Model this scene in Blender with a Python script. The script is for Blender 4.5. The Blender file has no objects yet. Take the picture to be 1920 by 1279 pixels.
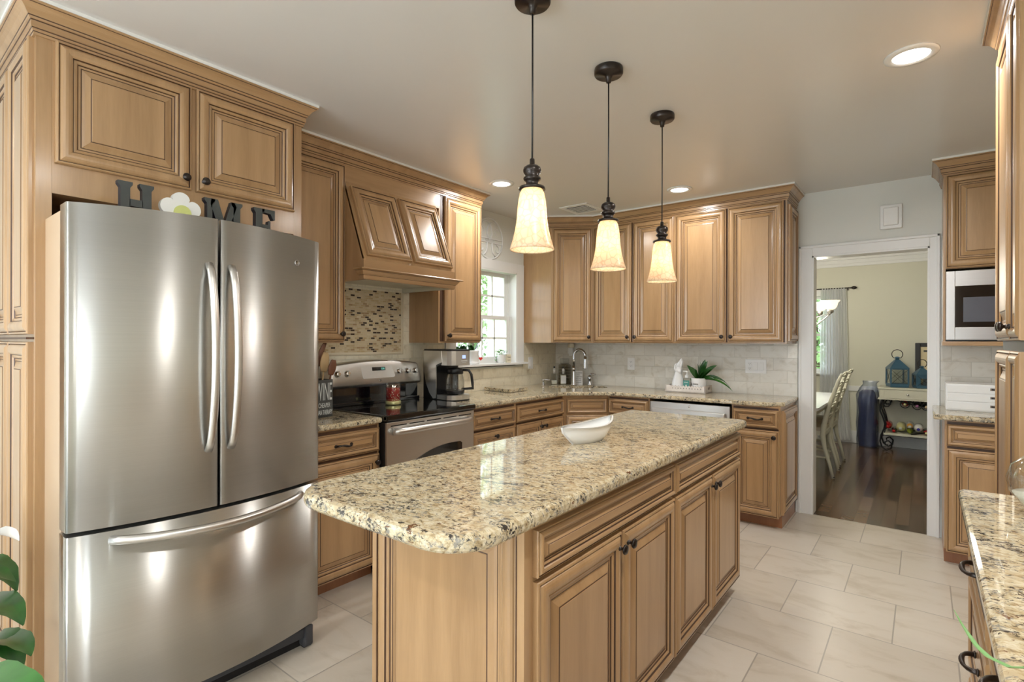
import bpy, bmesh, math, random
from mathutils import Vector, Matrix
PI = math.pi
random.seed(7)
C = bpy.context.scene
COL = C.collection
# ------------------------------------------------------------------ camera
TH = 0.6643
cam = bpy.data.objects.new('camera', bpy.data.cameras.new('camera'))
COL.objects.link(cam); C.camera = cam
cam.data.sensor_width = 36; cam.data.lens = 986.9/1920*36
cam.data.shift_y = 0.5/1920; cam.data.clip_start = .02
cam.location = (0, 0, 1.365)
cam.rotation_euler = (Matrix.Rotation(TH, 3, 'Z') @ Matrix.Rotation(PI/2, 3, 'X') @ Matrix.Rotation(0.0029, 3, 'Z')).to_euler()
# ------------------------------------------------------------------ world, light, exposure
C.view_settings.view_transform = 'Standard'; C.view_settings.look = 'None'
C.view_settings.gamma = 1; C.view_settings.use_curve_mapping = False
C.view_settings.exposure = 0.46
W = bpy.data.worlds.new('world'); C.world = W; W.use_nodes = True
wn = W.node_tree; wn.nodes.clear()
wo = wn.nodes.new('ShaderNodeOutputWorld'); wb = wn.nodes.new('ShaderNodeBackground')
wb.inputs[0].default_value = (.86, .93, 1, 1); wb.inputs[1].default_value = 4.3
wn.links.new(wb.outputs[0], wo.inputs[0])
def area(name, loc, rot, sx, sy, power, col=(1, 1, 1), shape='RECTANGLE', spread=PI):
    l = bpy.data.lights.new(name, 'AREA'); l.shape = shape; l.size = sx; l.size_y = sy
    l.energy = power; l.color = col; l.spread = spread
    o = bpy.data.objects.new(name, l); COL.objects.link(o); o.location = loc; o.rotation_euler = rot
    return o
# added fill lamps at unseen rear and side openings, in place of daylight; the other windows get the sky itself
area('fill_rear', (-1.55, -2.72, 1.25), (PI/2, 0, 0), 2.3, 2.2, 27, (.82, .91, 1))
area('fill_side', (1.95, -1.30, 1.35), (0, PI/2, 0), 1.8, .55, 30, (.84, .92, 1))
# ------------------------------------------------------------------ materials
MATS = {}
DL = 10.5
def newmat(name):
    m = bpy.data.materials.new(name); m.use_nodes = True
    n = m.node_tree; n.nodes.clear()
    out = n.nodes.new('ShaderNodeOutputMaterial'); b = n.nodes.new('ShaderNodeBsdfPrincipled')
    n.links.new(b.outputs[0], out.inputs[0]); MATS[name] = m
    return m, n, b, out
def plain(name, col, rough=.5, metal=0, var=.06, scale=12, coat=0, bump=0, bscale=60, **kw):
    """procedural: noise-varied colour"""
    m, n, b, out = newmat(name)
    tc = n.nodes.new('ShaderNodeTexCoord'); nz = n.nodes.new('ShaderNodeTexNoise'); nz.inputs['Scale'].default_value = scale
    nz.inputs['Detail'].default_value = 4
    n.links.new(tc.outputs['Object'], nz.inputs['Vector'])
    mx = n.nodes.new('ShaderNodeMix'); mx.data_type = 'RGBA'
    mx.inputs[6].default_value = tuple(max(0, c*(1-var)) for c in col)+(1,)
    mx.inputs[7].default_value = tuple(min(1, c*(1+var)) for c in col)+(1,)
    n.links.new(nz.outputs['Fac'], mx.inputs[0]); n.links.new(mx.outputs[2], b.inputs['Base Color'])
    b.inputs['Roughness'].default_value = rough; b.inputs['Metallic'].default_value = metal
    b.inputs['Coat Weight'].default_value = coat; b.inputs['Coat Roughness'].default_value = .12
    for k, v in kw.items(): b.inputs[k.replace('_', ' ')].default_value = v
    if bump:
        nb = n.nodes.new('ShaderNodeTexNoise'); nb.inputs['Scale'].default_value = bscale; nb.inputs['Detail'].default_value = 3
        n.links.new(tc.outputs['Object'], nb.inputs['Vector'])
        bp = n.nodes.new('ShaderNodeBump'); bp.inputs['Strength'].default_value = bump; bp.inputs['Distance'].default_value = .002
        n.links.new(nb.outputs['Fac'], bp.inputs['Height']); n.links.new(bp.outputs[0], b.inputs['Normal'])
    return m
def ramp(n, stops):
    r = n.nodes.new('ShaderNodeValToRGB'); e = r.color_ramp.elements
    while len(e) < len(stops): e.new(.5)
    for i, (p, c) in enumerate(stops):
        e[i].position = p; e[i].color = tuple(c)+((1,) if len(c) == 3 else ())
    return r
def mapping(n, src, scale, loc=(0, 0, 0), rot=(0, 0, 0)):
    mp = n.nodes.new('ShaderNodeMapping'); mp.inputs['Scale'].default_value = scale
    mp.inputs['Location'].default_value = loc; mp.inputs['Rotation'].default_value = rot
    n.links.new(src, mp.inputs['Vector']); return mp.outputs[0]
def wood(name, c1, c2, rough=.30, grain=(9, 9, .7), coat=.45):
    m, n, b, out = newmat(name)
    tc = n.nodes.new('ShaderNodeTexCoord'); oi = n.nodes.new('ShaderNodeObjectInfo')
    cb = n.nodes.new('ShaderNodeVectorMath'); cb.operation = 'MULTIPLY_ADD'
    rn = n.nodes.new('ShaderNodeCombineXYZ')
    for i in range(3): n.links.new(oi.outputs['Random'], rn.inputs[i])
    n.links.new(rn.outputs[0], cb.inputs[0]); cb.inputs[1].default_value = (17, 9, 23); n.links.new(tc.outputs['Object'], cb.inputs[2])
    v = mapping(n, cb.outputs[0], grain)
    a = n.nodes.new('ShaderNodeTexNoise'); a.inputs['Scale'].default_value = 1.6; a.inputs['Detail'].default_value = 5; a.inputs['Distortion'].default_value = .4
    n.links.new(v, a.inputs['Vector'])
    v2 = mapping(n, cb.outputs[0], tuple(g*9 for g in grain))
    f = n.nodes.new('ShaderNodeTexNoise'); f.inputs['Scale'].default_value = 2; f.inputs['Detail'].default_value = 3
    n.links.new(v2, f.inputs['Vector'])
    ad = n.nodes.new('ShaderNodeMath'); ad.operation = 'MULTIPLY_ADD'; ad.inputs[1].default_value = .3
    n.links.new(f.outputs['Fac'], ad.inputs[0]); n.links.new(a.outputs['Fac'], ad.inputs[2])
    r = ramp(n, [(.42, c2), (.62, tuple((x+y)/2 for x, y in zip(c1, c2))), (.86, c1)])
    n.links.new(ad.outputs[0], r.inputs[0]); n.links.new(r.outputs[0], b.inputs['Base Color'])
    b.inputs['Roughness'].default_value = rough; b.inputs['Coat Weight'].default_value = coat; b.inputs['Coat Roughness'].default_value = .17
    return m
wood('maple', (.465, .285, .138), (.35, .203, .092))
wood('maple_h', (.465, .285, .138), (.35, .203, .092), grain=(.7, 9, 9))
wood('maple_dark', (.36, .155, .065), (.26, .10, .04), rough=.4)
plain('glaze', (.075, .034, .016), .45)
plain('bronze', (.035, .026, .022), .35, .7, coat=.3)
plain('cream_tile', (.70, .62, .46), .35, var=.08)
plain('smoky_panel', (.10, .10, .12), .25)
plain('stainless_bright', (.72, .71, .69), .35, .6)
plain('brass_lid', (.62, .58, .28), .3, .5)
plain('wax_pink', (.75, .35, .25), .4)
plain('soap_cream', (.80, .78, .66), .3)
plain('kraft_pale', (.74, .68, .52), .8)
plain('leaf_stem_green', (.15, .33, .10), .4, var=.3)
plain('green_leaf_light2', (.028, .14, .016), .3, var=.5, scale=18, coat=.3)
plain('table_white', (.82, .83, .84), .25, var=.02)
plain('frosted_bowl', (.85, .80, .68), .4, Emission_Strength=.9, Emission_Color=(1, .86, .62, 1))
plain('smoky_bottle', (.012, .02, .012), .08)
plain('pillow_print', (.38, .36, .32), .9, var=.75, scale=22)
plain('white_trim', (.80, .80, .78), .35, var=.015)
plain('filler_white', (.80, .79, .74), .6, var=.02)
plain('white_ceramic', (.85, .85, .84), .12, var=.02, coat=.5)
plain('white_plastic', (.82, .82, .80), .3, var=.01)
plain('black_plastic', (.012, .012, .013), .3, var=.2)
plain('black_gloss', (.004, .004, .005), .04, var=.2, coat=1)
plain('black_iron', (.012, .012, .013), .4, .3)
plain('chrome', (.62, .63, .65), .18, 1, var=.03)
plain('chrome_bright', (.8, .8, .8), .07, 1, var=.02)
plain('dark_gap', (.01, .008, .007), .8)
plain('rubber', (.05, .05, .055), .6)
plain('green_leaf', (.020, .085, .014), .30, var=.5, scale=25, coat=.2)
plain('green_leaf_light', (.13, .32, .08), .4, var=.4, scale=25)
plain('leaf_pale', (.30, .46, .30), .4, var=.2, scale=25)
plain('green_mid', (.04, .16, .02), .35, var=.4, scale=25)
plain('soil', (.03, .02, .012), .9, var=.4)
plain('wall_paint', (.74, .745, .69), .55, var=.015, scale=3)
plain('wall_dining', (.67, .655, .54), .55, var=.02, scale=2)
plain('pot_terra', (.42, .16, .07), .7)
plain('teal_label', (.06, .26, .22), .45)
plain('navy_fabric', (.035, .045, .11), .8, var=.5, scale=8, bump=.5, bscale=20)
plain('lantern_blue', (.045, .115, .18), .35, .1, var=.15)
plain('cream_paint', (.64, .62, .50), .4, var=.04)
plain('cushion', (.50, .43, .32), .9, var=.1)
plain('letter_grey', (.055, .06, .055), .55, var=.2, scale=40)
plain('letter_edge', (.012, .014, .022), .5)
plain('petal_white', (.80, .79, .75), .5, var=.03)
plain('yellow_paint', (.62, .66, .22), .5, var=.08)
plain('fridge_side', (.52, .375, .245), .3, var=.03)
plain('red_heart', (.65, .03, .02), .35)
plain('kraft', (.60, .45, .27), .8)
plain('ink', (.02, .02, .02), .6)
plain('red_foil', (.55, .02, .02), .25, .3)
plain('yellow_foil', (.62, .60, .30), .3)
plain('orange_foil', (.75, .35, .05), .3)
plain('blue_foil', (.02, .02, .30), .3)
plain('purple_foil', (.35, .12, .28), .3)
plain('green_foil', (.22, .27, .02), .25)
plain('brushed_nickel', (.60, .57, .52), .3, 1)
plain('utensil_wood', (.55, .38, .19), .55, var=.15, scale=30)
plain('utensil_dark', (.17, .07, .035), .5, var=.2, scale=30)
plain('box_dark', (.07, .07, .065), .7, var=.3, scale=30)
plain('chalk', (.60, .62, .60), .8, var=.12, scale=60)
plain('driftwood', (.70, .64, .58), .7, var=.2, scale=25, bump=.4)
plain('sky_ground', (.25, .38, .12), .9, var=.3, scale=1)
plain('bark', (.10, .07, .05), .9)
plain('picture_mat', (.66, .56, .36), .8)
plain('picture_frame', (.010, .010, .013), .5)
def leaves_mat(name, c1, c2):
    m, n, b, out = newmat(name)
    g = n.nodes.new('ShaderNodeNewGeometry')
    r = ramp(n, [(0, c1), (1, c2)])
    n.links.new(g.outputs['Random Per Island'], r.inputs[0]); n.links.new(r.outputs[0], b.inputs['Base Color'])
    tr = n.nodes.new('ShaderNodeBsdfTranslucent'); n.links.new(r.outputs[0], tr.inputs[0])
    mx = n.nodes.new('ShaderNodeMixShader'); mx.inputs[0].default_value = .4
    n.links.new(b.outputs[0], mx.inputs[1]); n.links.new(tr.outputs[0], mx.inputs[2]); n.links.new(mx.outputs[0], out.inputs[0])
    b.inputs['Roughness'].default_value = .6
leaves_mat('tree_leaves', (.17, .32, .11), (.62, .78, .45))
def emis(name, col, s):
    m, n, b, out = newmat(name); n.nodes.remove(b)
    e = n.nodes.new('ShaderNodeEmission'); e.inputs[0].default_value = col+(1,); e.inputs[1].default_value = s
    n.links.new(e.outputs[0], out.inputs[0])
emis('lamp_lens', (1, .97, .92), 6)
emis('bulb', (1, .86, .62), 14)
emis('lcd_blue', (.35, .45, 1), 1.3)
emis('lcd_green', (.25, .8, .62), .7)
emis('flame', (1, .75, .5), 8)
def stainless(name, base=(.62, .595, .55), rough=.24, aniso=.0, rot=0.0, streak=(1.2, 1.2, 160), brush=0):
    m, n, b, out = newmat(name)
    tc = n.nodes.new('ShaderNodeTexCoord')
    v = mapping(n, tc.outputs['Object'], streak)
    a = n.nodes.new('ShaderNodeTexNoise'); a.inputs['Scale'].default_value = 2.5; a.inputs['Detail'].default_value = 3
    n.links.new(v, a.inputs['Vector'])
    mx = n.nodes.new('ShaderNodeMix'); mx.data_type = 'RGBA'
    mx.inputs[6].default_value = tuple(c*.93 for c in base)+(1,); mx.inputs[7].default_value = tuple(c*1.05 for c in base)+(1,)
    n.links.new(a.outputs['Fac'], mx.inputs[0]); n.links.new(mx.outputs[2], b.inputs['Base Color'])
    b.inputs['Metallic'].default_value = 1; b.inputs['Roughness'].default_value = rough
    if brush:
        nb = n.nodes.new('ShaderNodeTexNoise'); nb.inputs['Scale'].default_value = 1; nb.inputs['Detail'].default_value = 2
        n.links.new(mapping(n, tc.outputs['Object'], (6, 6, 1400)), nb.inputs['Vector'])
        bp = n.nodes.new('ShaderNodeBump'); bp.inputs['Strength'].default_value = brush; bp.inputs['Distance'].default_value = .0005
        n.links.new(nb.outputs['Fac'], bp.inputs['Height']); n.links.new(bp.outputs[0], b.inputs['Normal'])
    if aniso:
        b.inputs['Anisotropic'].default_value = aniso; b.inputs['Anisotropic Rotation'].default_value = rot
        tg = n.nodes.new('ShaderNodeCombineXYZ'); tg.inputs[2].default_value = 1   # brushed sideways: highlights stretch up and down
        n.links.new(tg.outputs[0], b.inputs['Tangent'])
    return m
stainless('stainless_door', base=(.60, .585, .55), rough=.33, aniso=1.0, rot=0.0)
stainless('stainless', (.70, .68, .65), rough=.34)
stainless('stainless_dark', (.40, .38, .35), .25)
stainless('stainless_mid', (.50, .475, .45), .3)
def glass(name, col=(1, 1, 1), rough=.0, mixf=.12):
    m, n, b, out = newmat(name); n.nodes.remove(b)
    t = n.nodes.new('ShaderNodeBsdfTransparent'); t.inputs[0].default_value = col+(1,)
    g = n.nodes.new('ShaderNodeBsdfGlossy'); g.inputs['Roughness'].default_value = rough
    f = n.nodes.new('ShaderNodeLayerWeight'); f.inputs['Blend'].default_value = .35
    mu = n.nodes.new('ShaderNodeMath'); mu.operation = 'MULTIPLY_ADD'; mu.inputs[1].default_value = .55; mu.inputs[2].default_value = mixf*.4
    n.links.new(f.outputs['Facing'], mu.inputs[0])
    mx = n.nodes.new('ShaderNodeMixShader'); n.links.new(mu.outputs[0], mx.inputs[0])
    n.links.new(t.outputs[0], mx.inputs[1]); n.links.new(g.outputs[0], mx.inputs[2]); n.links.new(mx.outputs[0], out.inputs[0])
glass('window_glass', (.96, .985, 1), mixf=.05)
glass('clear_glass', (.93, .95, .95))
glass('smoky_glass', (.68, .66, .60))
glass('plastic_film', (.80, .84, .93), .25, .15)
def sheer():
    m, n, b, out = newmat('sheer_fabric')
    b.inputs['Base Color'].default_value = (.82, .83, .82, 1); b.inputs['Roughness'].default_value = .9
    tr = n.nodes.new('ShaderNodeBsdfTranslucent'); tr.inputs[0].default_value = (.85, .87, .88, 1)
    tp = n.nodes.new('ShaderNodeBsdfTransparent')
    m1 = n.nodes.new('ShaderNodeMixShader'); m1.inputs[0].default_value = .5
    m2 = n.nodes.new('ShaderNodeMixShader'); m2.inputs[0].default_value = .12
    n.links.new(b.outputs[0], m1.inputs[1]); n.links.new(tr.outputs[0], m1.inputs[2])
    n.links.new(m1.outputs[0], m2.inputs[1]); n.links.new(tp.outputs[0], m2.inputs[2]); n.links.new(m2.outputs[0], out.inputs[0])
sheer()
def alabaster():
    m, n, b, out = newmat('alabaster')
    tc = n.nodes.new('ShaderNodeTexCoord')
    vo = n.nodes.new('ShaderNodeTexVoronoi'); vo.feature = 'DISTANCE_TO_EDGE'; vo.inputs['Scale'].default_value = 42
    n.links.new(tc.outputs['Object'], vo.inputs['Vector'])
    r = ramp(n, [(0, (.74, .58, .42)), (.10, (.90, .78, .62))])
    n.links.new(vo.outputs['Distance'], r.inputs[0]); n.links.new(r.outputs[0], b.inputs['Base Color'])
    b.inputs['Roughness'].default_value = .25
    tr = n.nodes.new('ShaderNodeBsdfTranslucent'); n.links.new(r.outputs[0], tr.inputs[0])
    mx = n.nodes.new('ShaderNodeMixShader'); mx.inputs[0].default_value = .5
    n.links.new(b.outputs[0], mx.inputs[1]); n.links.new(tr.outputs[0], mx.inputs[2]); n.links.new(mx.outputs[0], out.inputs[0])
alabaster()
def granite():
    m, n, b, out = newmat('granite')
    g = n.nodes.new('ShaderNodeNewGeometry')
    v = mapping(n, g.outputs['Position'], (1, 1.5, 1.3), rot=(0, 0, -.66))
    def noise(sc, det=5, dist=0., off=0, rough=.6):
        a = n.nodes.new('ShaderNodeTexNoise'); a.inputs['Scale'].default_value = sc; a.inputs['Detail'].default_value = det
        a.inputs['Distortion'].default_value = dist; a.inputs['Roughness'].default_value = rough
        s = mapping(n, v, (1, 1, 1), (off, off*.7, off*1.3)); n.links.new(s, a.inputs['Vector']); return a.outputs['Fac']
    base = ramp(n, [(.30, (.24, .17, .09)), (.41, (.42, .32, .18)), (.48, (.56, .465, .30)), (.57, (.645, .565, .40)), (.72, (.72, .665, .53))])
    n.links.new(noise(40, 7, .7, rough=.70), base.inputs[0])
    cur = base.outputs[0]
    cl = noise(13, 3, .8, 2.2)
    def layer(fac_src, lo, hi, col, cur, cluster=0):
        src = fac_src
        if cluster:
            md = n.nodes.new('ShaderNodeMath'); md.operation = 'MULTIPLY_ADD'; md.inputs[1].default_value = cluster; n.links.new(cl, md.inputs[0]); n.links.new(fac_src, md.inputs[2]); src = md.outputs[0]
        r = ramp(n, [(lo, (0, 0, 0)), (hi, (1, 1, 1))]); n.links.new(src, r.inputs[0])
        mx = n.nodes.new('ShaderNodeMix'); mx.data_type = 'RGBA'; mx.inputs[7].default_value = col+(1,)
        n.links.new(r.outputs[0], mx.inputs[0]); n.links.new(cur, mx.inputs[6]); return mx.outputs[2]
    cur = layer(noise(16, 3, .6, 5.3), .54, .70, (.50, .40, .25), cur)
    cur = layer(noise(55, 5, .5, 3.1, .7), .72, .78, (.27, .25, .21), cur, .35)      # grey flecks
    cur = layer(noise(33, 5, .8, 7.7), .645, .665, (.16, .075, .035), cur)     # rust spots
    cur = layer(noise(60, 6, 1.0, 11.3, .7), .735, .775, (.04, .034, .03), cur, .35)    # black flecks
    n.links.new(cur, b.inputs['Base Color'])
    b.inputs['Roughness'].default_value = .045; b.inputs['Specular IOR Level'].default_value = .75
granite()
def tiles(name, wd, hg, cols, mortar, ms, axis, x0=0, z0=0, rough=.35, bump=.3, nz=4., offset=.5):
    """axis: 'xz','yz','xy' – plane in world coordinates"""
    m, n, b, out = newmat(name)
    g = n.nodes.new('ShaderNodeNewGeometry'); sp = n.nodes.new('ShaderNodeSeparateXYZ'); n.links.new(g.outputs['Position'], sp.inputs[0])
    cb = n.nodes.new('ShaderNodeCombineXYZ')
    for k, ax in enumerate(axis):
        s = n.nodes.new('ShaderNodeMath'); s.operation = 'SUBTRACT'; s.inputs[1].default_value = (x0, z0)[k]
        n.links.new(sp.outputs['xyz'.index(ax)], s.inputs[0]); n.links.new(s.outputs[0], cb.inputs[k])
    br = n.nodes.new('ShaderNodeTexBrick'); n.links.new(cb.outputs[0], br.inputs['Vector'])
    br.inputs['Scale'].default_value = 1; br.inputs['Brick Width'].default_value = wd; br.inputs['Row Height'].default_value = hg
    br.inputs['Mortar Size'].default_value = ms; br.inputs['Mortar Smooth'].default_value = .1; br.offset = offset
    br.inputs['Color1'].default_value = (0, 0, 0, 1); br.inputs['Color2'].default_value = (1, 1, 1, 1); br.inputs['Mortar'].default_value = (.5, .5, .5, 1)
    r = ramp(n, cols); r.color_ramp.interpolation = 'LINEAR' if len(cols) < 4 else 'CONSTANT'
    n.links.new(br.outputs['Color'], r.inputs[0])
    a = n.nodes.new('ShaderNodeTexNoise'); a.inputs['Scale'].default_value = nz; a.inputs['Detail'].default_value = 8; a.inputs['Roughness'].default_value = .62
    a.inputs['Distortion'].default_value = .7
    cr = n.nodes.new('ShaderNodeVectorMath'); cr.operation = 'MULTIPLY_ADD'; cr.inputs[1].default_value = (13, 7, 5)
    n.links.new(br.outputs['Color'], cr.inputs[0]); n.links.new(mapping(n, g.outputs['Position'], (1, 2.2, 1.6)), cr.inputs[2])
    n.links.new(cr.outputs[0], a.inputs['Vector'])
    rr = ramp(n, [(.3, (.78, .74, .67)), (.48, (.97, .96, .94)), (.7, (1.0, 1.0, 1.0))])
    n.links.new(a.outputs['Fac'], rr.inputs[0])
    mu = n.nodes.new('ShaderNodeMix'); mu.data_type = 'RGBA'; mu.blend_type = 'MULTIPLY'; mu.inputs[0].default_value = 1
    n.links.new(r.outputs[0], mu.inputs[6]); n.links.new(rr.outputs[0], mu.inputs[7])
    mm = n.nodes.new('ShaderNodeMix'); mm.data_type = 'RGBA'; mm.inputs[7].default_value = mortar+(1,)
    n.links.new(br.outputs['Fac'], mm.inputs[0]); n.links.new(mu.outputs[2], mm.inputs[6]); n.links.new(mm.outputs[2], b.inputs['Base Color'])
    b.inputs['Roughness'].default_value = rough
    if bump:
        bp = n.nodes.new('ShaderNodeBump'); bp.invert = True; bp.inputs['Strength'].default_value = bump; bp.inputs['Distance'].default_value = .003
        n.links.new(br.outputs['Fac'], bp.inputs['Height']); n.links.new(bp.outputs[0], b.inputs['Normal'])
    return m
tiles('floor_tile', .4600, .4515, [(0, (.555, .495, .415)), (1, (.64, .58, .50))], (.36, .32, .27), .0030, 'xy', x0=-.572-.46*30, z0=4.292-.4515*20, rough=.30, nz=3.2)
TC = [(0, (.68, .655, .585)), (1, (.81, .785, .71))]
TL = [(0, (.74, .68, .53)), (1, (.85, .79, .63))]  # same tile, brighter and warmer: light by the window put into the colour
tiles('splash_back', .205, .1025, TC, (.60, .57, .49), .0022, 'xz', x0=-3.13, z0=.9255-.1025*2, rough=.3, nz=9, bump=.5)
tiles('splash_left', .205, .1025, TL, (.66, .61, .48), .0022, 'yz', x0=.9, z0=.9255-.1025*2, rough=.3, nz=9, bump=.5)
tiles('mosaic', .034, .0135, [(0, (.62, .51, .33)), (.36, (.52, .40, .23)), (.55, (.66, .56, .38)), (.66, (.38, .26, .14)), (.76, (.60, .49, .31)), (.86, (.045, .028, .018))],
      (.60, .51, .36), .0012, 'yz', x0=1, z0=0, rough=.2, nz=9, bump=.4)
tiles('dark_planks', 1.4, .085, [(0, (.045, .024, .014)), (1, (.19, .11, .062))], (.015, .008, .005), .0014, 'yx', rough=.18, nz=14, bump=.3)
def ceiling_mat(name, col, rough):
    m = plain(name, col, rough, var=.01, scale=2); return m
ceiling_mat('ceiling_paint', (.72, .70, .665), .25)
plain('ceiling_dining', (.78, .78, .74), .6, var=.01)
def redglass():
    m, n, b, out = newmat('candle_label')
    tc = n.nodes.new('ShaderNodeTexCoord'); 
    ck = n.nodes.new('ShaderNodeTexVoronoi'); ck.inputs['Scale'].default_value = 90
    n.links.new(tc.outputs['Object'], ck.inputs['Vector'])
    r = ramp(n, [(.18, (.75, .6, .4)), (.32, (.42, .035, .03))]); n.links.new(ck.outputs['Distance'], r.inputs[0])
    n.links.new(r.outputs[0], b.inputs['Base Color']); b.inputs['Roughness'].default_value = .2
redglass()
# ------------------------------------------------------------------ mesh helpers
class MB:
    """collects shapes into one mesh, with a material per face"""
    def __init__(s): s.v = []; s.f = []; s.m = []; s.mats = []; s.sm = []
    def mi(s, m):
        if m not in s.mats: s.mats.append(m)
        return s.mats.index(m)
    def add(s, vs, fs, m, smooth=False, M=None):
        o = len(s.v)
        for p in vs:
            p = Vector(p); s.v.append(tuple(M @ p) if M else tuple(p))
        k = s.mi(m)
        for f in fs: s.f.append([i+o for i in f]); s.m.append(k); s.sm.append(smooth)
        return s
    def box(s, a, b, m, bev=0, M=None):
        x0, y0, z0 = [min(a[i], b[i]) for i in range(3)]; x1, y1, z1 = [max(a[i], b[i]) for i in range(3)]
        bev = min(bev, (x1-x0)*.45, (y1-y0)*.45, (z1-z0)*.45)
        if bev <= 0:
            vs = [(x0, y0, z0), (x1, y0, z0), (x1, y1, z0), (x0, y1, z0), (x0, y0, z1), (x1, y0, z1), (x1, y1, z1), (x0, y1, z1)]
            return s.add(vs, [(3, 2, 1, 0), (4, 5, 6, 7), (0, 1, 5, 4), (1, 2, 6, 5), (2, 3, 7, 6), (3, 0, 4, 7)], m, M=M)
        bm = bmesh.new(); bmesh.ops.create_cube(bm, size=1)
        for v in bm.verts: v.co = ((x0+x1)/2+v.co.x*(x1-x0), (y0+y1)/2+v.co.y*(y1-y0), (z0+z1)/2+v.co.z*(z1-z0))
        bmesh.ops.bevel(bm, geom=bm.edges[:], offset=bev, segments=2, profile=.6, affect='EDGES')
        bm.verts.index_update()
        s.add([v.co for v in bm.verts], [[v.index for v in f.verts] for f in bm.faces], m, M=M); bm.free(); return s
    def lathe(s, prof, m, c=(0, 0, 0), n=24, M=None, smooth=True, mats=None, sy=1.):
        """prof: [(r,z)...] revolved about z"""
        vs = []
        for r, z in prof:
            for k in range(n):
                a = 2*PI*k/n; vs.append((c[0]+r*math.cos(a), c[1]+r*math.sin(a)*sy, c[2]+z))
        for i in range(len(prof)-1):
            fs = [(i*n+k, i*n+(k+1) % n, (i+1)*n+(k+1) % n, (i+1)*n+k) for k in range(n)]
            if i == 0: o = len(s.v); s.add(vs, fs, mats[0] if mats else m, smooth, M)
            else:
                kk = s.mi(mats[i] if mats else m)
                for f in fs: s.f.append([j+o for j in f]); s.m.append(kk); s.sm.append(smooth)
        for e, rev in ((0, True), (len(prof)-1, False)):
            if prof[e][0] > 1e-5:
                f = [o+e*n+k for k in range(n)]
                if rev: f.reverse()
                s.f.append(f); s.m.append(s.mi(mats[min(e, len(prof)-2)] if mats else m)); s.sm.append(False)
        return s
    def tube(s, pts, r, m, n=8, cap=True, flat=1., up=None):
        pts = [Vector(p) for p in pts]; rr = r if isinstance(r, (list, tuple)) else [r]*len(pts)
        vs = []; prev = None
        for i, p in enumerate(pts):
            t = (pts[min(i+1, len(pts)-1)]-pts[max(i-1, 0)]).normalized()
            if prev is None:
                u = Vector(up) if up else (Vector((0, 0, 1)) if abs(t.z) < .9 else Vector((1, 0, 0)))
            else: u = prev
            w = t.cross(u).normalized(); u = w.cross(t).normalized(); prev = u
            for k in range(n):
                a = 2*PI*k/n; vs.append(p+(w*math.cos(a)+u*math.sin(a)*flat)*rr[i])
        fs = [(i*n+k, i*n+(k+1) % n, (i+1)*n+(k+1) % n, (i+1)*n+k) for i in range(len(pts)-1) for k in range(n)]
        if cap: fs += [list(range(n))[::-1], [(len(pts)-1)*n+k for k in range(n)]]
        return s.add(vs, fs, m, True)
    def prism(s, poly, z0, z1, m, M=None, side=None):
        """poly [(x,y)] extruded z0..z1 in local, then M"""
        n = len(poly)
        vs = [(x, y, z0) for x, y in poly]+[(x, y, z1) for x, y in poly]
        ar = sum(poly[i][0]*poly[(i+1) % n][1]-poly[(i+1) % n][0]*poly[i][1] for i in range(n))
        top = list(range(n, 2*n)); bot = list(range(n))[::-1]
        sd = [(i, (i+1) % n, n+(i+1) % n, n+i) for i in range(n)]
        if ar < 0: top.reverse(); bot.reverse(); sd = [f[::-1] for f in sd]
        s.add(vs, [top, bot], m, M=M)
        o = len(s.v)-2*n; k = s.mi(side or m)
        for f in sd: s.f.append([i+o for i in f]); s.m.append(k); s.sm.append(False)
        return s
    def quad(s, a, b, c, d, m): return s.add([a, b, c, d], [(0, 1, 2, 3)], m)
    def build(s, name, parent=None, loc=(0, 0, 0), rot=0, label=None, cat=None, group=None, kind=None):
        me = bpy.data.meshes.new(name); me.from_pydata(s.v, [], s.f)
        for m in s.mats: me.materials.append(MATS[m])
        me.polygons.foreach_set('material_index', s.m); me.polygons.foreach_set('use_smooth', s.sm)
        me.update()
        o = bpy.data.objects.new(name, me); COL.objects.link(o)
        o.location = loc; o.rotation_euler = (0, 0, rot) if not isinstance(rot, (tuple, list)) else rot
        if parent: o.parent = parent
        tag(o, label, cat, group, kind); return o
def tag(o, label=None, cat=None, group=None, kind=None):
    if label: o['label'] = label
    if cat: o['category'] = cat
    if group: o['group'] = group
    if kind: o['kind'] = kind
    return o
def thing(name, label, cat, loc=(0, 0, 0), rot=0, group=None):
    o = bpy.data.objects.new(name, None); COL.objects.link(o); o.location = loc
    o.rotation_euler = (0, 0, rot) if not isinstance(rot, (tuple, list)) else rot
    o.empty_display_size = .05
    return tag(o, label, cat, group)
def copy_tree(o, parent=None):
    c = o.copy(); COL.objects.link(c)
    if parent: c.parent = parent
    for ch in list(o.children): copy_tree(ch, c)
    return c
def text(name, s, size, mat, parent=None, loc=(0, 0, 0), rot=(PI/2, 0, 0), ext=.0006, sx=1, sy=1, align='LEFT'):
    cu = bpy.data.curves.new(name, 'FONT'); cu.body = s; cu.size = size; cu.extrude = ext; cu.align_x = align
    cu.materials.append(MATS[mat])
    o = bpy.data.objects.new(name, cu); COL.objects.link(o); o.location = loc; o.rotation_euler = rot; o.scale = (sx, sy, 1)
    bpy.context.view_layer.update()
    me = bpy.data.meshes.new_from_object(o.evaluated_get(bpy.context.evaluated_depsgraph_get())); bpy.data.objects.remove(o)
    o = bpy.data.objects.new(name, me); COL.objects.link(o); o.location = loc; o.rotation_euler = rot; o.scale = (sx, sy, 1)
    if parent: o.parent = parent
    return o
def struct(name, mb, label=None): return mb.build(name, kind='structure', label=label)
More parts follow.
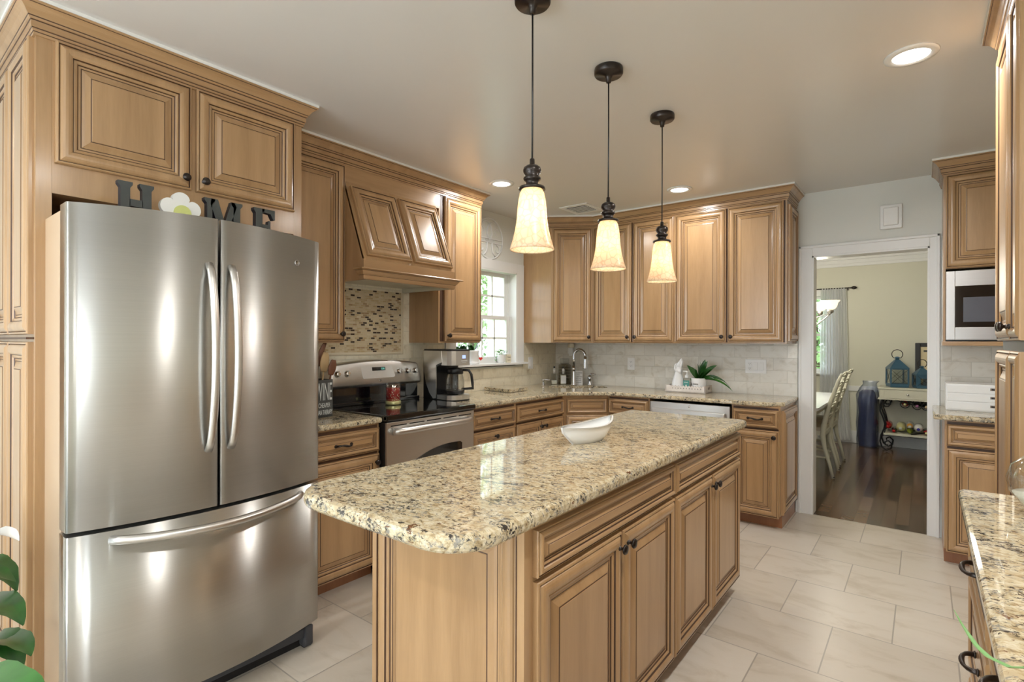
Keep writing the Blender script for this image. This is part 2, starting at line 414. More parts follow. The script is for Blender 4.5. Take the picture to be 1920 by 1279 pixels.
# ------------------------------------------------------------------ cabinet fronts
def front_mesh(w, h, mat='maple'):
    """raised-panel front, local x 0..w, z 0..h, back at y=0, outward = -y"""
    s = min(1., min(w, h)/2/.128)
    R = [(0, 0, mat), (0, -.014, mat), (.002, -.0175, mat), (.006, -.0190, mat), (.0075, -.0190, mat), (.0105, -.0150, 'glaze'), (.0135, -.0190, mat),
         (.019, -.0225, mat), (.026, -.0248, mat), (.034, -.0250, mat), (.042, -.0232, mat), (.0475, -.0200, mat), (.0505, -.0150, 'glaze'), (.054, -.0165, mat), (.059, -.0150, mat), (.062, -.0118, mat), (.0652, -.0085, 'glaze'),
         (.072, -.0085, mat), (.0752, -.0075, 'glaze'), (.084, -.0105, mat), (.098, -.0168, mat), (.1005, -.0172, mat), (.1035, -.0184, 'glaze'), (.105, -.0195, mat)]
    mb = MB(); vs = []
    for i, (d, y, m_) in enumerate(R):
        d2 = d*s
        vs += [(d2, y, d2), (w-d2, y, d2), (w-d2, y, h-d2), (d2, y, h-d2)]
    mb.add(vs, [], mat)
    for i in range(1, len(R)):
        k = mb.mi(R[i][2])
        for j in range(4):
            a, b_ = (i-1)*4+j, (i-1)*4+(j+1) % 4
            mb.f.append([a, b_, b_+4, a+4]); mb.m.append(k); mb.sm.append(False)
    l = (len(R)-1)*4
    mb.f.append([l, l+1, l+2, l+3]); mb.m.append(mb.mi(mat)); mb.sm.append(False)
    mb.f.append([3, 2, 1, 0]); mb.m.append(mb.mi(mat)); mb.sm.append(False)
    return mb
def knob(parent, x, z, y=-.021):
    M = Matrix.Translation((x, y, z)) @ Matrix.Rotation(PI/2, 4, 'X')
    mb = MB().lathe([(.011, 0), (.010, .003), (.0055, .006), (.005, .014), (.009, .017), (.0155, .020), (.0165, .024), (.014, .028), (.0115, .0275), (.0095, .030), (.006, .0305), (0, .031)], 'bronze', M=M, n=20)
    return mb.build('knob', parent)
def pull(parent, x, z, y=-.021, L=.096):
    pts = []
    for i in range(13):
        t = i/12; yy = y-.03*math.sin(PI*t)**.6
        pts.append((x-L/2+L*t, yy, z+.004*math.sin(2*PI*t)))
    rr = [.0075 if i in (0, 12) else .0045+.0018*abs(math.cos(PI*i/12*2)) for i in range(13)]
    mb = MB().tube(pts, rr, 'bronze', 8, up=(0, 0, 1))
    for sx in (-1, 1): mb.lathe([(.010, 0), (.009, .003), (.006, .005)], 'bronze', M=Matrix.Translation((x+sx*L/2, y, z)) @ Matrix.Rotation(PI/2, 4, 'X'), n=12)
    return mb.build('pull_handle', parent)
def door(parent, x0, x1, z0, z1, kn=None, name='door', mat='maple', y=0, kz=None):
    o = front_mesh(x1-x0, z1-z0, mat).build(name, parent, (x0, y, z0))
    w, h = x1-x0, z1-z0
    if kn:
        kx = {'L': .028, 'R': w-.028, 'C': w/2}[kn[0]]
        kzz = kz if kz is not None else (h-.045 if kn[1] == 't' else .045)
        knob(o, kx, kzz)
    return o
def drawer(parent, x0, x1, z0, z1, handle='pull', y=0):
    o = front_mesh(x1-x0, z1-z0, 'maple_h').build('drawer', parent, (x0, y, z0))
    if handle == 'pull': pull(o, (x1-x0)/2, (z1-z0)/2)
    elif handle == 'knob': knob(o, (x1-x0)/2, (z1-z0)/2)
    return o
def carcass(parent, w, d, z0, z1, toe=True, x0=0, name='carcass', mat='maple', inner=None):
    mb = MB().box((x0, 0, z0), (x0+w, d, z1), mat, .001)
    mb.box((x0+.012, -.0008, z0+.01), (x0+w-.012, .01, z1-.012), 'glaze')
    o = mb.build(name, parent)
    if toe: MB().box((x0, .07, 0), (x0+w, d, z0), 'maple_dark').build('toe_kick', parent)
    return o
def base_cabinet(label, loc, rot, w, d=.6, z1=.8945, doors=1, kn='R', dr=1, false_front=False, z0=.10, group=None, drh='pull', doorh=None):
    t = thing('base_cabinet', label, 'cabinet', loc, rot, group)
    g = .008
    carcass(t, w, d, z0, z1)
    dz = z1-.170
    for i in range(dr):
        a = g+i*(w-g)/dr; drawer(t, a, a+(w-g)/dr-g, dz+.010, z1-.028, None if false_front else drh, y=-.001)
    if doors == 1: door(t, g, w-g, z0-.012, dz-.006, kn+'t', y=-.001)
    elif doors == 2:
        door(t, g, w/2-.003, z0-.012, dz-.006, 'Rt', y=-.001); door(t, w/2+.003, w-g, z0-.012, dz-.006, 'Lt', y=-.001)
    return t
# moulding swept along a horizontal path with mitred corners; profile (out, z)
CROWN = [(0, -.100, 'maple_h'), (.007, -.100, 'maple_h'), (.007, -.091, 'maple_h'), (.0085, -.088, 'glaze'), (.011, -.085, 'maple_h'), (.011, -.080, 'maple_h'), (.0125, -.0765, 'glaze'), (.015, -.075, 'maple_h'), (.015, -.055, 'maple_h'),
         (.017, -.0515, 'glaze'), (.021, -.050, 'maple_h'), (.023, -.045, 'maple_h'), (.0245, -.0415, 'glaze'), (.028, -.037, 'maple_h'), (.036, -.024, 'maple_h'), (.046, -.014, 'maple_h'), (.052, -.010, 'maple_h'), (.0535, -.008, 'glaze'), (.057, -.007, 'maple_h'), (.057, 0, 'maple_h')]
def sweep(path, prof, mb, ztop, side=1, scale=1., capmat=None, back=0.0):
    """path: list of (x,y); outward = side * right-hand normal of the direction"""
    P = [Vector(p) for p in path]; offs = []
    for i, p in enumerate(P):
        dirs = []
        if i > 0: dirs.append((P[i]-P[i-1]).normalized())
        if i < len(P)-1: dirs.append((P[i+1]-P[i]).normalized())
        ns = [Vector((d.y, -d.x))*side for d in dirs]
        nn = sum(ns, Vector((0, 0))).normalized(); offs.append(nn/max(.3, nn.dot(ns[0])))
    pr = [(o*scale, z*scale, m) for o, z, m in prof]; full = [(-back, pr[0][1], pr[0][2])]+pr+[(-back, pr[-1][1], pr[-1][2])]
    n = len(full); vs = []
    for p, o in zip(P, offs):
        for (d, z, m) in full: q = p+o*d; vs.append((q.x, q.y, ztop+z))
    base = len(mb.v); mb.add(vs, [], full[0][2])
    for i in range(len(P)-1):
        for k in range(n-1):
            f = [base+i*n+k, base+(i+1)*n+k, base+(i+1)*n+k+1, base+i*n+k+1]
            if side < 0: f.reverse()
            mb.f.append(f); mb.m.append(mb.mi(full[k+1][2])); mb.sm.append(False)
    for e in (0, len(P)-1):
        f = [base+e*n+k for k in range(n)]
        if (e == 0) == (side > 0): f.reverse()
        mb.f.append(f[::-1]); mb.m.append(mb.mi(capmat or 'maple_h')); mb.sm.append(False)
    return mb
# ------------------------------------------------------------------ the room
ZC = 2.55
XL, YB = -3.13, 4.755
struct('floor', MB().box((-3.3, -3.0, -.05), (2.2, YB+.005, 0), 'floor_tile'))
struct('floor', MB().box((-4.2, YB+.005, -.05), (1.9, 8.7, -.002), 'dark_planks'))
struct('ceiling', MB().box((-3.3, -3.0, ZC), (2.2, YB+.12, ZC+.06), 'ceiling_paint'))
struct('ceiling', MB().box((-4.2, YB+.12, ZC), (1.9, 8.7, ZC+.06), 'ceiling_dining'))
def wall_open(axis, c0, c1, a0, a1, openings, mat, z1=ZC, z0=0):
    """axis 'x' -> wall is slab c0..c1 in x, runs a0..a1 in y"""
    mb = MB(); cur = a0
    def bx(p0, p1, q0, q1):
        if p1-p0 < 1e-4 or q1-q0 < 1e-4: return
        if axis == 'x': mb.box((c0, p0, q0), (c1, p1, q1), mat)
        else: mb.box((p0, c0, q0), (p1, c1, q1), mat)
    for (o0, o1, w0, w1) in sorted(openings):
        bx(cur, o0, z0, z1); bx(o0, o1, z0, w0); bx(o0, o1, w1, z1); cur = o1
    bx(cur, a1, z0, z1); return mb
WY0, WY1, WZ0, WZ1 = 3.20, 4.055, 1.160, 2.025
struct('wall_left', wall_open('x', XL-.14, XL, -3.0, YB+.12, [(WY0, WY1, WZ0, WZ1)], 'wall_paint'))
DX0, DX1, DZ1 = -.700, .030, 2.045
struct('wall_back', wall_open('y', YB, YB+.12, XL, 2.2, [(DX0, DX1, 0, DZ1)], 'wall_paint'))
struct('wall_right', MB().box((.875, -.35, 0), (2.2, YB, ZC), 'wall_paint'))
struct('wall_right', wall_open('x', 2.0, 2.14, -3.0, -.35, [(-1.62, -.98, .45, 2.25)], 'wall_paint'))
struct('wall_rear', wall_open('y', -2.94, -2.80, -3.13, 2.0, [(-2.7, -.4, .08, 2.28)], 'wall_paint'))
# unseen rear glass door and side window, added for the fill lamps
mb = MB()
for x in (-2.7, -1.6, -1.5, -.46): mb.box((x, -2.93, .08), (x+.06, -2.86, 2.28), 'white_trim')
for z in (.08, 2.22): mb.box((-2.7, -2.93, z), (-.4, -2.86, z+.06), 'white_trim')
mb.box((-2.64, -2.90, .14), (-.46, -2.895, 2.22), 'window_glass'); struct('door_added', mb)
mb = MB()
for y in (-1.62, -1.03): mb.box((2.03, y, .45), (2.1, y+.05, 2.25), 'white_trim')
for z in (.45, 2.2): mb.box((2.03, -1.62, z), (2.1, -.98, z+.05), 'white_trim')
mb.box((2.065, -1.62, .5), (2.07, -.98, 2.2), 'window_glass'); struct('window_added', mb)
# backsplash tile
mb = wall_open('x', XL, XL+.010, .95, YB, [(WY0-.12, WY1+.112, 1.114, 2.6)], 'splash_left', z1=1.52, z0=.9)
mb.box((XL, 1.88, 1.52), (XL+.010, 2.70, 1.76), 'splash_left')
struct('trim_1', mb)
struct('trim_2', MB().box((XL+.010, YB-.010, .9), (-.80, YB, 1.36), 'splash_back').box((.09, YB-.010, .9), (.875, YB, 1.42), 'splash_back'))
# mosaic inset with pencil frame
my0, my1, mz0, mz1 = 1.72, 2.618, 1.285, 1.727
mb = MB().box((XL+.010, my0, mz0), (XL+.0125, my1, mz1), 'mosaic')
for (a, b) in (((my0, mz0-.022), (my1, mz0)), ((my1, mz0-.022), (my1+.022, mz1)), ((my0-.022, mz0-.022), (my0, mz1))):
    mb.box((XL+.010, a[0], a[1]), (XL+.018, b[0], b[1]), 'cream_tile', .003)
    mb.box((XL+.010, a[0]+.006, a[1]+.006), (XL+.026, b[0]-.006, b[1]-.006), 'cream_tile', .004)
o = mb.build('mosaic_panel', label='framed mosaic of tiny cream, tan and brown stone bricks above the stove', cat='tile panel')
# ---- kitchen window over the counter (looks out past the upper cabinet)
def window(name, y0, y1, z0, z1, cols, axis='x', base=0, out=-1, casing=.11, sill=True, colu=None):
    """double-hung sashes; mb in frame (u along wall, n outward normal distance, z)"""
    def P(u, n, z): return (base+out*n, u, z) if axis == 'x' else (u, base+out*n, z)
    def bx(mb, u0, n0, za, u1, n1, zb, m, bev=0): mb.box(P(u0, n0, za), P(u1, n1, zb), m, bev)
    root = MB()
    c = casing
    for (u0, u1, za, zb) in ((y0-c, y0, z0-.02, z1+c*.8), (y1, y1+c, z0-.02, z1+c*.8), (y0, y1, z1, z1+c*.8)):
        bx(root, u0, -.018, za, u1, 0, zb, 'white_trim', .003)
    for (u0, u1, za, zb) in ((y0-.002, y0+.012, z0, z1), (y1-.012, y1+.002, z0, z1), (y0, y1, z1-.012, z1+.002)):
        bx(root, u0, -.016, za, u1, .14, zb, 'white_trim')
    bx(root, y0, 0, z0-.03, y1, .14, z0+.004, 'white_trim')
    r = root.build(name, kind='structure')
    if sill: 
        s = MB(); bx(s, y0-c-.022, -.062, z0-.018, y1+c+.022, .02, z0+.002, 'white_trim', .004); s.build('window_sill', r)
    zm = (z0+z1)/2-.005
    f = .045
    for k, (za, zb, n) in enumerate(((z0, zm+.018, .055), (zm-.018, z1-.01, .085))):
        s = MB()
        ya, yb = y0+.03, y1-.03
        bx(s, y0+.010, n-.01, za, ya, n+.03, zb, 'white_trim'); bx(s, yb, n-.01, za, y1-.010, n+.03, zb, 'white_trim')
        for (u0, u1, q0, q1) in ((ya, ya+f, za, zb), (yb-f, yb, za, zb), (ya+f, yb-f, za, za+(.06 if k == 0 else f*.8)), (ya+f, yb-f, zb-f*.8, zb)):
            bx(s, u0, n, q0, u1, n+.026, q1, 'white_trim', .002)
        ga, gb, ha, hb = ya+f, yb-f, za+(.06 if k == 0 else f*.8), zb-f*.8
        for i in range(1, cols): u = ga+(gb-ga)*i/cols; bx(s, u-.008, n+.004, ha, u+.008, n+.022, hb, 'white_trim')
        bx(s, ga, n+.004, (ha+hb)/2-.008, gb, n+.022, (ha+hb)/2+.008, 'white_trim')
        so = s.build('window_sash', r)
        g = MB(); bx(g, ga, n+.012, ha, gb, n+.014, hb, 'window_glass'); g.build('glass_pane', so)
    return r
window('window_1', WY0, WY1, WZ0, WZ1, 4, 'x', XL, -1)
# ---- dining doorway casing, jambs, baseboards
mb = MB(); c = .092
for (x0, x1, z0, z1) in ((DX0-c, DX0, 0, DZ1+c*.9), (DX1, DX1+c*.62, 0, DZ1+c*.9), (DX0, DX1, DZ1, DZ1+c*.9)):
    mb.box((x0, YB-.016, z0), (x1, YB, z1), 'white_trim', .003)
for (x0, x1, z0, z1) in ((DX0-c, DX0-c+.018, 0, DZ1+c*.9), (DX1+c*.62-.018, DX1+c*.62, 0, DZ1+c*.9), (DX0-c, DX1+c*.62, DZ1+c*.9-.02, DZ1+c*.9)):
    mb.box((x0, YB-.026, z0), (x1, YB, z1), 'white_trim', .004)
mb.box((DX0-.002, YB-.012, 0), (DX0+.012, YB+.13, DZ1), 'white_trim').box((DX1-.012, YB-.012, 0), (DX1+.002, YB+.13, DZ1), 'white_trim').box((DX0, YB-.012, DZ1-.012), (DX1, YB+.13, DZ1+.002), 'white_trim')
struct('door_1', mb)
struct('baseboard_back', MB().box((-.81, YB-.014, 0), (DX0-c, YB, .10), 'white_trim'))
# ---- dining room shell
YD = 8.5
WD = (-2.35, -1.02, .93, 2.02)
struct('wall_dining_far', wall_open('y', YD, YD+.14, -4.2, 1.9, [WD], 'wall_dining'))
struct('wall_dining_left', MB().box((-4.2, YB+.12, 0), (-4.1, YD, ZC), 'wall_dining'))
struct('wall_dining_right', MB().box((1.8, YB+.12, 0), (1.9, YD, ZC), 'wall_dining'))
struct('wall_dining_near', MB().box((-4.1, YB+.12, 0), (XL-.14, YB+.16, ZC), 'wall_dining'))
mb = MB()
for (z0, z1, d) in ((2.44, ZC, .035), (2.40, 2.45, .02), (2.49, ZC, .075), (2.52, ZC, .10)): mb.box((-4.1, YD-d, z0), (1.8, YD, z1), 'white_trim', .004)
struct('trim_3', mb)
struct('trim_4', MB().box((-.95, YD-.022, .705), (1.8, YD, .775), 'white_trim', .004).box((-4.1, YD-.022, .705), (WD[0]-.1, YD, .775), 'white_trim', .004))
struct('baseboard_far', MB().box((-4.1, YD-.016, 0), (1.8, YD, .165), 'white_trim', .003))
window('window_2', WD[0], WD[1], WD[2], WD[3], 4, 'y', YD, 1, .10)
for nm, loc, rot, sx, sy in (('portal_left', (XL-.15, (WY0+WY1)/2, (WZ0+WZ1)/2), (0, -PI/2, 0), .86, .85), ('portal_dining', ((WD[0]+WD[1])/2, YD+.15, 1.48), (-PI/2, 0, 0), 1.33, 1.09)):
    o = area(nm, loc, rot, sx, sy, 1); o.data.cycles.is_portal = True
# ---- outdoors
struct('ground_outside', MB().box((-30, -20, -.9), (-3.5, 40, -.8), 'sky_ground').box((-30, 9, -.9), (20, 40, -.8), 'sky_ground'))
def tree(x, y, h, r, n, label, seed):
    t = thing('tree', label, 'tree', (x, y, -.8), 0, 'trees outside the windows')
    random.seed(seed)
    MB().tube([(0, 0, 0), (.05, .03, h*.3), (-.04, .02, h*.75)], [.13, .1, .04], 'bark', 8).build('trunk', t)
    mb = MB()
    for i in range(n):
        a = random.uniform(0, 2*PI); zz = random.uniform(-1, 1); rr = random.random()**.4
        q = Vector((math.cos(a)*math.sqrt(1-zz*zz)*r*rr, math.sin(a)*math.sqrt(1-zz*zz)*r*rr, h*.62+zz*rr*h*.42))
        s = random.uniform(.05, .12); R = Matrix.Rotation(random.uniform(0, 6.3), 3, Vector((random.uniform(-1, 1), random.uniform(-1, 1), random.uniform(-1, 1))).normalized())
        mb.add([q+R @ Vector(p)*s for p in ((-1, 0, 0), (0, -.6, .1), (1, 0, 0), (0, .6, .1))], [(0, 1, 2, 3)], 'tree_leaves')
    mb.build('foliage', t)
for i, a in enumerate(((-6.0, 9.4, 4.2, 1.5, 5200, 'leafy green tree seen through the window over the counter'), (-8.4, 5.2, 5.2, 1.7, 5200, 'leafy tree behind the window over the counter, left side'),
          (-11.5, 12.5, 7, 2.6, 5500, 'taller pale green tree farther behind the kitchen window'), (-1.9, 13.2, 4.6, 1.6, 4200, 'leafy tree outside the dining room window'))): tree(*a, i)
# ------------------------------------------------------------------ refrigerator enclosure
XE, YE0, YE1, ZB = -2.466, .4234, 1.4292, 2.4525
t = thing('refrigerator_enclosure', 'tall maple enclosure with two doors and crown framing the steel refrigerator', 'cabinet', (XE, YE0, 0), PI/2)
WE = YE1-YE0; DE = .664
MB().box((0, 0, 0), (.045, DE, ZB), 'maple', .001).build('side_panel', t)
MB().box((WE-.043, 0, 0), (WE, DE, ZB), 'maple', .001).build('side_panel', t)
MB().box((.045, 0, 1.893), (WE-.043, DE, ZB), 'maple').build('carcass', t)
MB().box((.045, DE-.02, 0), (WE-.043, DE, 1.893), 'maple_dark').build('back_panel', t)
door(t, .052, .497, 2.002, 2.441, 'Rb'); door(t, .516, .962, 2.002, 2.441, 'Lb')
# decorative panels on the side that faces the camera
for k, (a, b, z0, z1) in enumerate(((.025, .345, 1.385, 2.44), (.365, .655, 1.385, 2.44), (.025, .345, .10, 1.358), (.365, .655, .10, 1.358))):
    o = front_mesh(b-a, z1-z0).build('decor_panel', t); o.location = (.0, b, z0); o.rotation_euler = (0, 0, -PI/2)
MB().box((-.0215, .01, 1.3675), (0, .66, 1.3745), 'glaze').build('seam', t)
mb = MB(); sweep([(0, DE), (0, 0), (WE, 0), (WE, .33)], CROWN, mb, 2.538, side=1)
cr = mb
# outward test: path goes -y then +x then +y in local; outward side is left of travel
cr.build('crown_moulding', t)
mb = MB(); sweep([(0, DE), (0, 0), (WE, 0), (WE, .33)], [(.0, -.012, 'filler_white'), (.060, -.012, 'filler_white'), (.060, 0, 'filler_white')], mb, ZC, side=1, capmat='filler_white'); mb.build('filler_strip', t)
# ------------------------------------------------------------------ refrigerator
FX, FY, FW = -2.165, .447, .896
t = thing('refrigerator', 'stainless steel french door refrigerator with bottom freezer drawer', 'refrigerator', (FX, FY, 0), PI/2)
BOW = .07
def fb(x): return -BOW*(1-((x-FW/2)/(FW/2))**2)
def fdoor(x0, x1, z0, z1, arch, name):
    n = 14; top = lambda x: z1+(arch*(1-((x-FW/2)/(FW/2))**2))
    xs = [x0+(x1-x0)*i/n for i in range(n+1)]
    re = .007
    pl = [(x0, .078), (x0, fb(x0)+re)]+[(x0+re*.3, fb(x0)+re*.3)]+[(x, fb(x)) for x in [x0+re]+xs[1:-1]+[x1-re]]+[(x1-re*.3, fb(x1)+re*.3), (x1, fb(x1)+re), (x1, .078)]
    m = len(pl); mb = MB()
    vs = [(x, y, z0) for x, y in pl]+[(x, y, top(x)) for x, y in pl]
    mb.add(vs, [(i, i+1, m+i+1, m+i) for i in range(m-1)], 'stainless_door', True)
    mb.f += [list(range(m))[::-1], list(range(m, 2*m)), [m-1, 0, m, 2*m-1]]; mb.m += [mb.mi('stainless')]*2+[mb.mi('dark_gap')]; mb.sm += [False]*3
    return mb.build(name, t)
zg = .735
dl = fdoor(0, FW/2-.014, zg+.007, 1.81, .012, 'door'); dr = fdoor(FW/2-.007, FW, zg+.007, 1.81, .012, 'door')
fz = fdoor(0, FW, .105, zg-.007, 0, 'freezer_drawer')
MB().box((.004, .082, .03), (FW-.004, .92, 1.797), 'fridge_side', .004).build('case', t)
MB().box((.01, .070, .10), (FW-.01, .086, 1.79), 'dark_gap').build('door_seal', t)
for xx in (FW/2-.050, FW/2+.030):
    pts = []; n = 24
    for i in range(n+1):
        s = i/n; z = .955+.695*s; o = math.sin(PI*s)**.55*.062
        pts.append((xx, fb(xx)-.004-o, z))
    MB().tube(pts, [.0145]*(n+1), 'stainless', 12, flat=.72, up=(0, 1, 0)).build('door_handle', dl if xx < FW/2 else dr)
pts = []; n = 30
for i in range(n+1):
    s = i/n; x = .11+.676*s; pts.append((x, fb(x)-.006-math.sin(PI*s)**.5*.058, .700-.012*math.sin(PI*s)))
MB().tube(pts, [.015]*(n+1), 'stainless', 12, up=(0, 0, 1)).build('drawer_handle', fz)
bx_ = .768
o = MB().lathe([(.013, 0), (.013, .002), (.0105, .003), (.0105, .0022), (0, .0022)], 'chrome', n=24, mats=['chrome', 'chrome', 'black_iron', 'stainless_dark'], M=Matrix.Rotation(PI/2, 4, 'X')).build('emblem', dr)
o.location = (bx_, fb(bx_)-.0005, 1.700); o.rotation_euler = (0, 0, .23)
text('emblem_mark', 'ge', .013, 'chrome_bright', o, (-.007, -.0028, -.003), (PI/2, 0, 0), .0003)
mb = MB().box((.02, .0, .045), (FW-.05, .05, .085), 'rubber', .004)
mb.box((.03, .03, .0), (FW-.03, .08, .05), 'dark_gap'); mb.build('base_grille', t)
for sx in (.03, FW-.075):
    MB().box((sx, -.012, .004), (sx+.045, .06, .05), 'rubber', .012).box((sx+.005, .0, 0), (sx+.04, .05, .012), 'dark_gap').box((sx+.004, -.016, .012), (sx+.041, 0, .098), 'rubber', .010).build('foot', t)
for sx in (.012, FW-.07): MB().box((sx, .02, 1.797), (sx+.058, .12, 1.816), 'stainless_dark', .006).build('hinge_cover', t)
# ------------------------------------------------------------------ left wall run
XU = -2.798; XF = -2.485
ZU0, ZU1 = 1.3516, 2.4525
def upper(label, loc, rot, w, d, doors, x_in=0, extra=None, z0=ZU0, z1=ZU1, cat='cabinet', group=None):
    t = thing('wall_cabinet', label, cat, loc, rot, group)
    carcass(t, w, d, z0, z1, False)
    for (a, b, kn) in doors: door(t, a, b, z0+.010, z1-.018, kn)
    return t
D33 = XU-XL-.002
upper('tall upper maple cabinet between the refrigerator and the range hood', (XU, 1.431, 0), PI/2, .470, D33, [(.008, .468, 'Rb')])
upper('tall upper maple cabinet between the range hood and the window', (XU, 2.700, 0), PI/2, .456, D33, [(.052, .452, 'Lb')])
# hood
t = thing('range_hood', 'maple range hood with two slanted raised panels over the stove', 'range hood', (XU, 1.903, 0), PI/2)
HW = .757
side = [(0, 2.345), (-.198, 1.845), (-.204, 1.728), (D33, 1.728), (D33, 2.45), (0, 2.45)]
My = Matrix(((0, 0, 1, 0), (1, 0, 0, 0), (0, 1, 0, 0), (0, 0, 0, 1)))   # (a,b,c)->(x=c,y=a,z=b)
mb = MB()
mb.prism(side, 0, .018, 'maple', M=My); mb.prism(side, HW-.018, HW, 'maple', M=My)
sl = MB().box((0, -.006, 0), (HW, .012, .535), 'maple', .001)
mb.box((.018, -.198, 1.835), (HW-.018, -.18, 1.86), 'maple')
mb.box((0, -.004, 2.335), (HW+.04, .012, 2.45), 'maple_h')
mb.build('hood_body', t)
ang = -math.atan2(.198, .5)
s = sl.build('front_panel', t); s.location = (0, -.200, 1.842); s.rotation_euler = (ang, 0, 0)
for a in (.022, .392):
    o = front_mesh(.343, .475).build('decor_panel', t); o.location = (a, -.207+.012, 1.870); o.rotation_euler = (ang, 0, 0)
mb = MB().box((-.012, -.212, 1.728), (HW-.01, -.196, 1.848), 'maple_h', .001)
mb.build('apron', t)
LED = [(0, -.060, 'maple_h'), (.004, -.060, 'maple_h'), (.004, -.040, 'maple_h'), (.006, -.038, 'glaze'), (.014, -.030, 'maple_h'), (.020, -.022, 'maple_h'), (.024, -.014, 'maple_h'), (.026, -.0125, 'glaze'), (.040, -.010, 'maple_h'), (.046, -.006, 'maple_h'), (.040, 0, 'maple_h'), (.012, .002, 'maple_h')]
mb = MB(); sweep([(-.012, -.17), (-.012, -.212), (HW-.01, -.212), (HW-.01, -.17)], LED, mb, 1.792, side=1, back=.0); mb.build('ledge_moulding', t)
mb = MB().box((.018, -.196, 1.760), (HW-.018, D33-.001, 1.772), 'cream_paint'); mb.box((.018, -.196, 1.728), (.03, D33, 1.76), 'cream_paint'); mb.box((HW-.03, -.196, 1.728), (HW-.018, D33, 1.76), 'cream_paint'); mb.box((.018, -.196, 1.728), (HW-.018, -.186, 1.76), 'cream_paint'); mb.build('hood_liner', t)
# crown of the left run
def crown(path, label, side):
    mb = MB(); sweep(path, CROWN, mb, 2.538, side=side)
    sweep(path, [(.0, -.0125, 'filler_white'), (.060, -.0125, 'filler_white'), (.060, 0, 'filler_white')], mb, ZC-.0005, side=side, capmat='filler_white')
    return mb.build('crown_moulding', label=label, cat='moulding')
crown([(XU, YE1+.002), (XU, 3.1557), (XL+.001, 3.1557)], 'maple crown moulding along the ceiling above the hood and its cabinets', 1)
# base cabinets
base_cabinet('maple base cabinet with drawer between refrigerator and stove', (XF-.001, 1.431, 0), PI/2, .494, .63, kn='R')
base_cabinet('narrow maple base cabinet with two drawers just right of the stove', (XF-.001, 2.700, 0), PI/2, .512, .63, kn='C')
base_cabinet('maple base cabinet with wide drawer and two doors below the window', (XF-.001, 3.214, 0), PI/2, .685, .63, doors=2)
# corner sink base (diagonal front)
pA, pB = Vector((XF-.001, 3.900)), Vector((-2.195, 4.183))
dd = pB-pA; wd = dd.length; rt = math.atan2(dd.y, dd.x)
t = thing('corner_sink_cabinet', 'diagonal maple sink base cabinet in the corner', 'cabinet', (pA.x, pA.y, 0), rt)
R_ = Matrix.Rotation(-rt, 4, 'Z')
def loc_(p): q = R_ @ Vector((p[0]-pA.x, p[1]-pA.y, 0)); return (q.x, q.y)
poly = [(0, 0), (wd, 0), loc_((-2.195, YB-.012)), loc_((XL+.012, YB-.012)), loc_((XL+.012, 3.900))]
MB().prism(poly, .10, .70, 'maple').build('carcass', t)
MB().box((0, 0, .70), (wd, .018, .8945), 'maple').build('face_frame', t)
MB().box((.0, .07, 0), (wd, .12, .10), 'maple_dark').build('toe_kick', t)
drawer(t, .030, wd-.012, .735, .867, None); door(t, .030, wd-.012, .09, .718, None)
# ------------------------------------------------------------------ back wall run
YF = 4.183
base_cabinet('maple base cabinet with drawer between sink cabinet and dishwasher', (-2.193, YF, 0), 0, .385, YB-YF-.012, kn='R')
t = base_cabinet('maple end base cabinet with drawer beside the doorway casing', (-1.150, YF, 0), 0, .335, YB-YF-.002, kn='R')
o = front_mesh(.50, .76).build('decor_panel', t); o.location = (.335, .035, .105); o.rotation_euler = (0, 0, PI/2)
t = thing('dishwasher', 'stainless steel dishwasher under the back counter', 'dishwasher', (-1.800, YF-.012, 0), 0)
MB().box((.004, .02, .1), (.640, .55, .872), 'black_plastic').build('case', t)
dw = MB().box((.004, -.008, .11), (.640, .02, .872), 'stainless', .004).build('door', t)
pts = [(.045, -.008, .775), (.045, -.05, .790)]
MB().box((.03, -.048, .772), (.614, -.022, .822), 'stainless', .010).box((.05, -.03, .780), (.08, -.006, .815), 'stainless').box((.56, -.03, .780), (.59, -.006, .815), 'stainless').build('door_handle', dw)
MB().lathe([(.008, 0), (.008, .002), (0, .0025)], 'stainless_dark', M=Matrix.Translation((.33, -.008, .848)) @ Matrix.Rotation(PI/2, 4, 'X'), n=16).build('emblem', dw)
MB().box((.01, .07, 0), (.63, .1, .10), 'dark_gap').build('toe_kick', t)
# uppers of the corner and back wall
YU = 4.402
cA, cB = Vector((-2.800, 4.1775)), Vector((-2.467, YU))
dd = cB-cA; wu = dd.length; ru = math.atan2(dd.y, dd.x)
t = thing('corner_wall_cabinet', 'diagonal maple corner wall cabinet above the faucet', 'cabinet', (cA.x, cA.y, 0), ru)
R_ = Matrix.Rotation(-ru, 4, 'Z')
def loc_(p): q = R_ @ Vector((p[0]-cA.x, p[1]-cA.y, 0)); return (q.x, q.y)
MB().prism([(0, 0), (wu, 0), loc_((-2.467, YB-.002)), loc_((XL+.002, YB-.002)), loc_((XL+.002, 4.1775))], ZU0, ZU1, 'maple').build('carcass', t)
door(t, .016, wu-.020, ZU0+.010, ZU1-.018, 'Rb')
upper('double wall cabinet left of the dishwasher, next to the corner', (-2.465, YU, 0), 0, .785, YB-YU-.002, [(.012, .388, 'Rb'), (.404, .775, 'Lb')])
t = upper('wide double wall cabinet above the dishwasher beside the doorway', (-1.679, YU, 0), 0, .864, YB-YU-.002, [(.010, .424, 'Rb'), (.438, .842, 'Lb')])
o = front_mesh(.30, 1.04).build('decor_panel', t); o.location = (.864, .03, ZU0+.02); o.rotation_euler = (0, 0, PI/2)
crown([(XL+.001, 4.1775), (cA.x, cA.y), (cB.x, cB.y), (-.8144, YU), (-.8144, YB-.001)], 'maple crown moulding around the corner cabinet and back wall cabinets', 1)
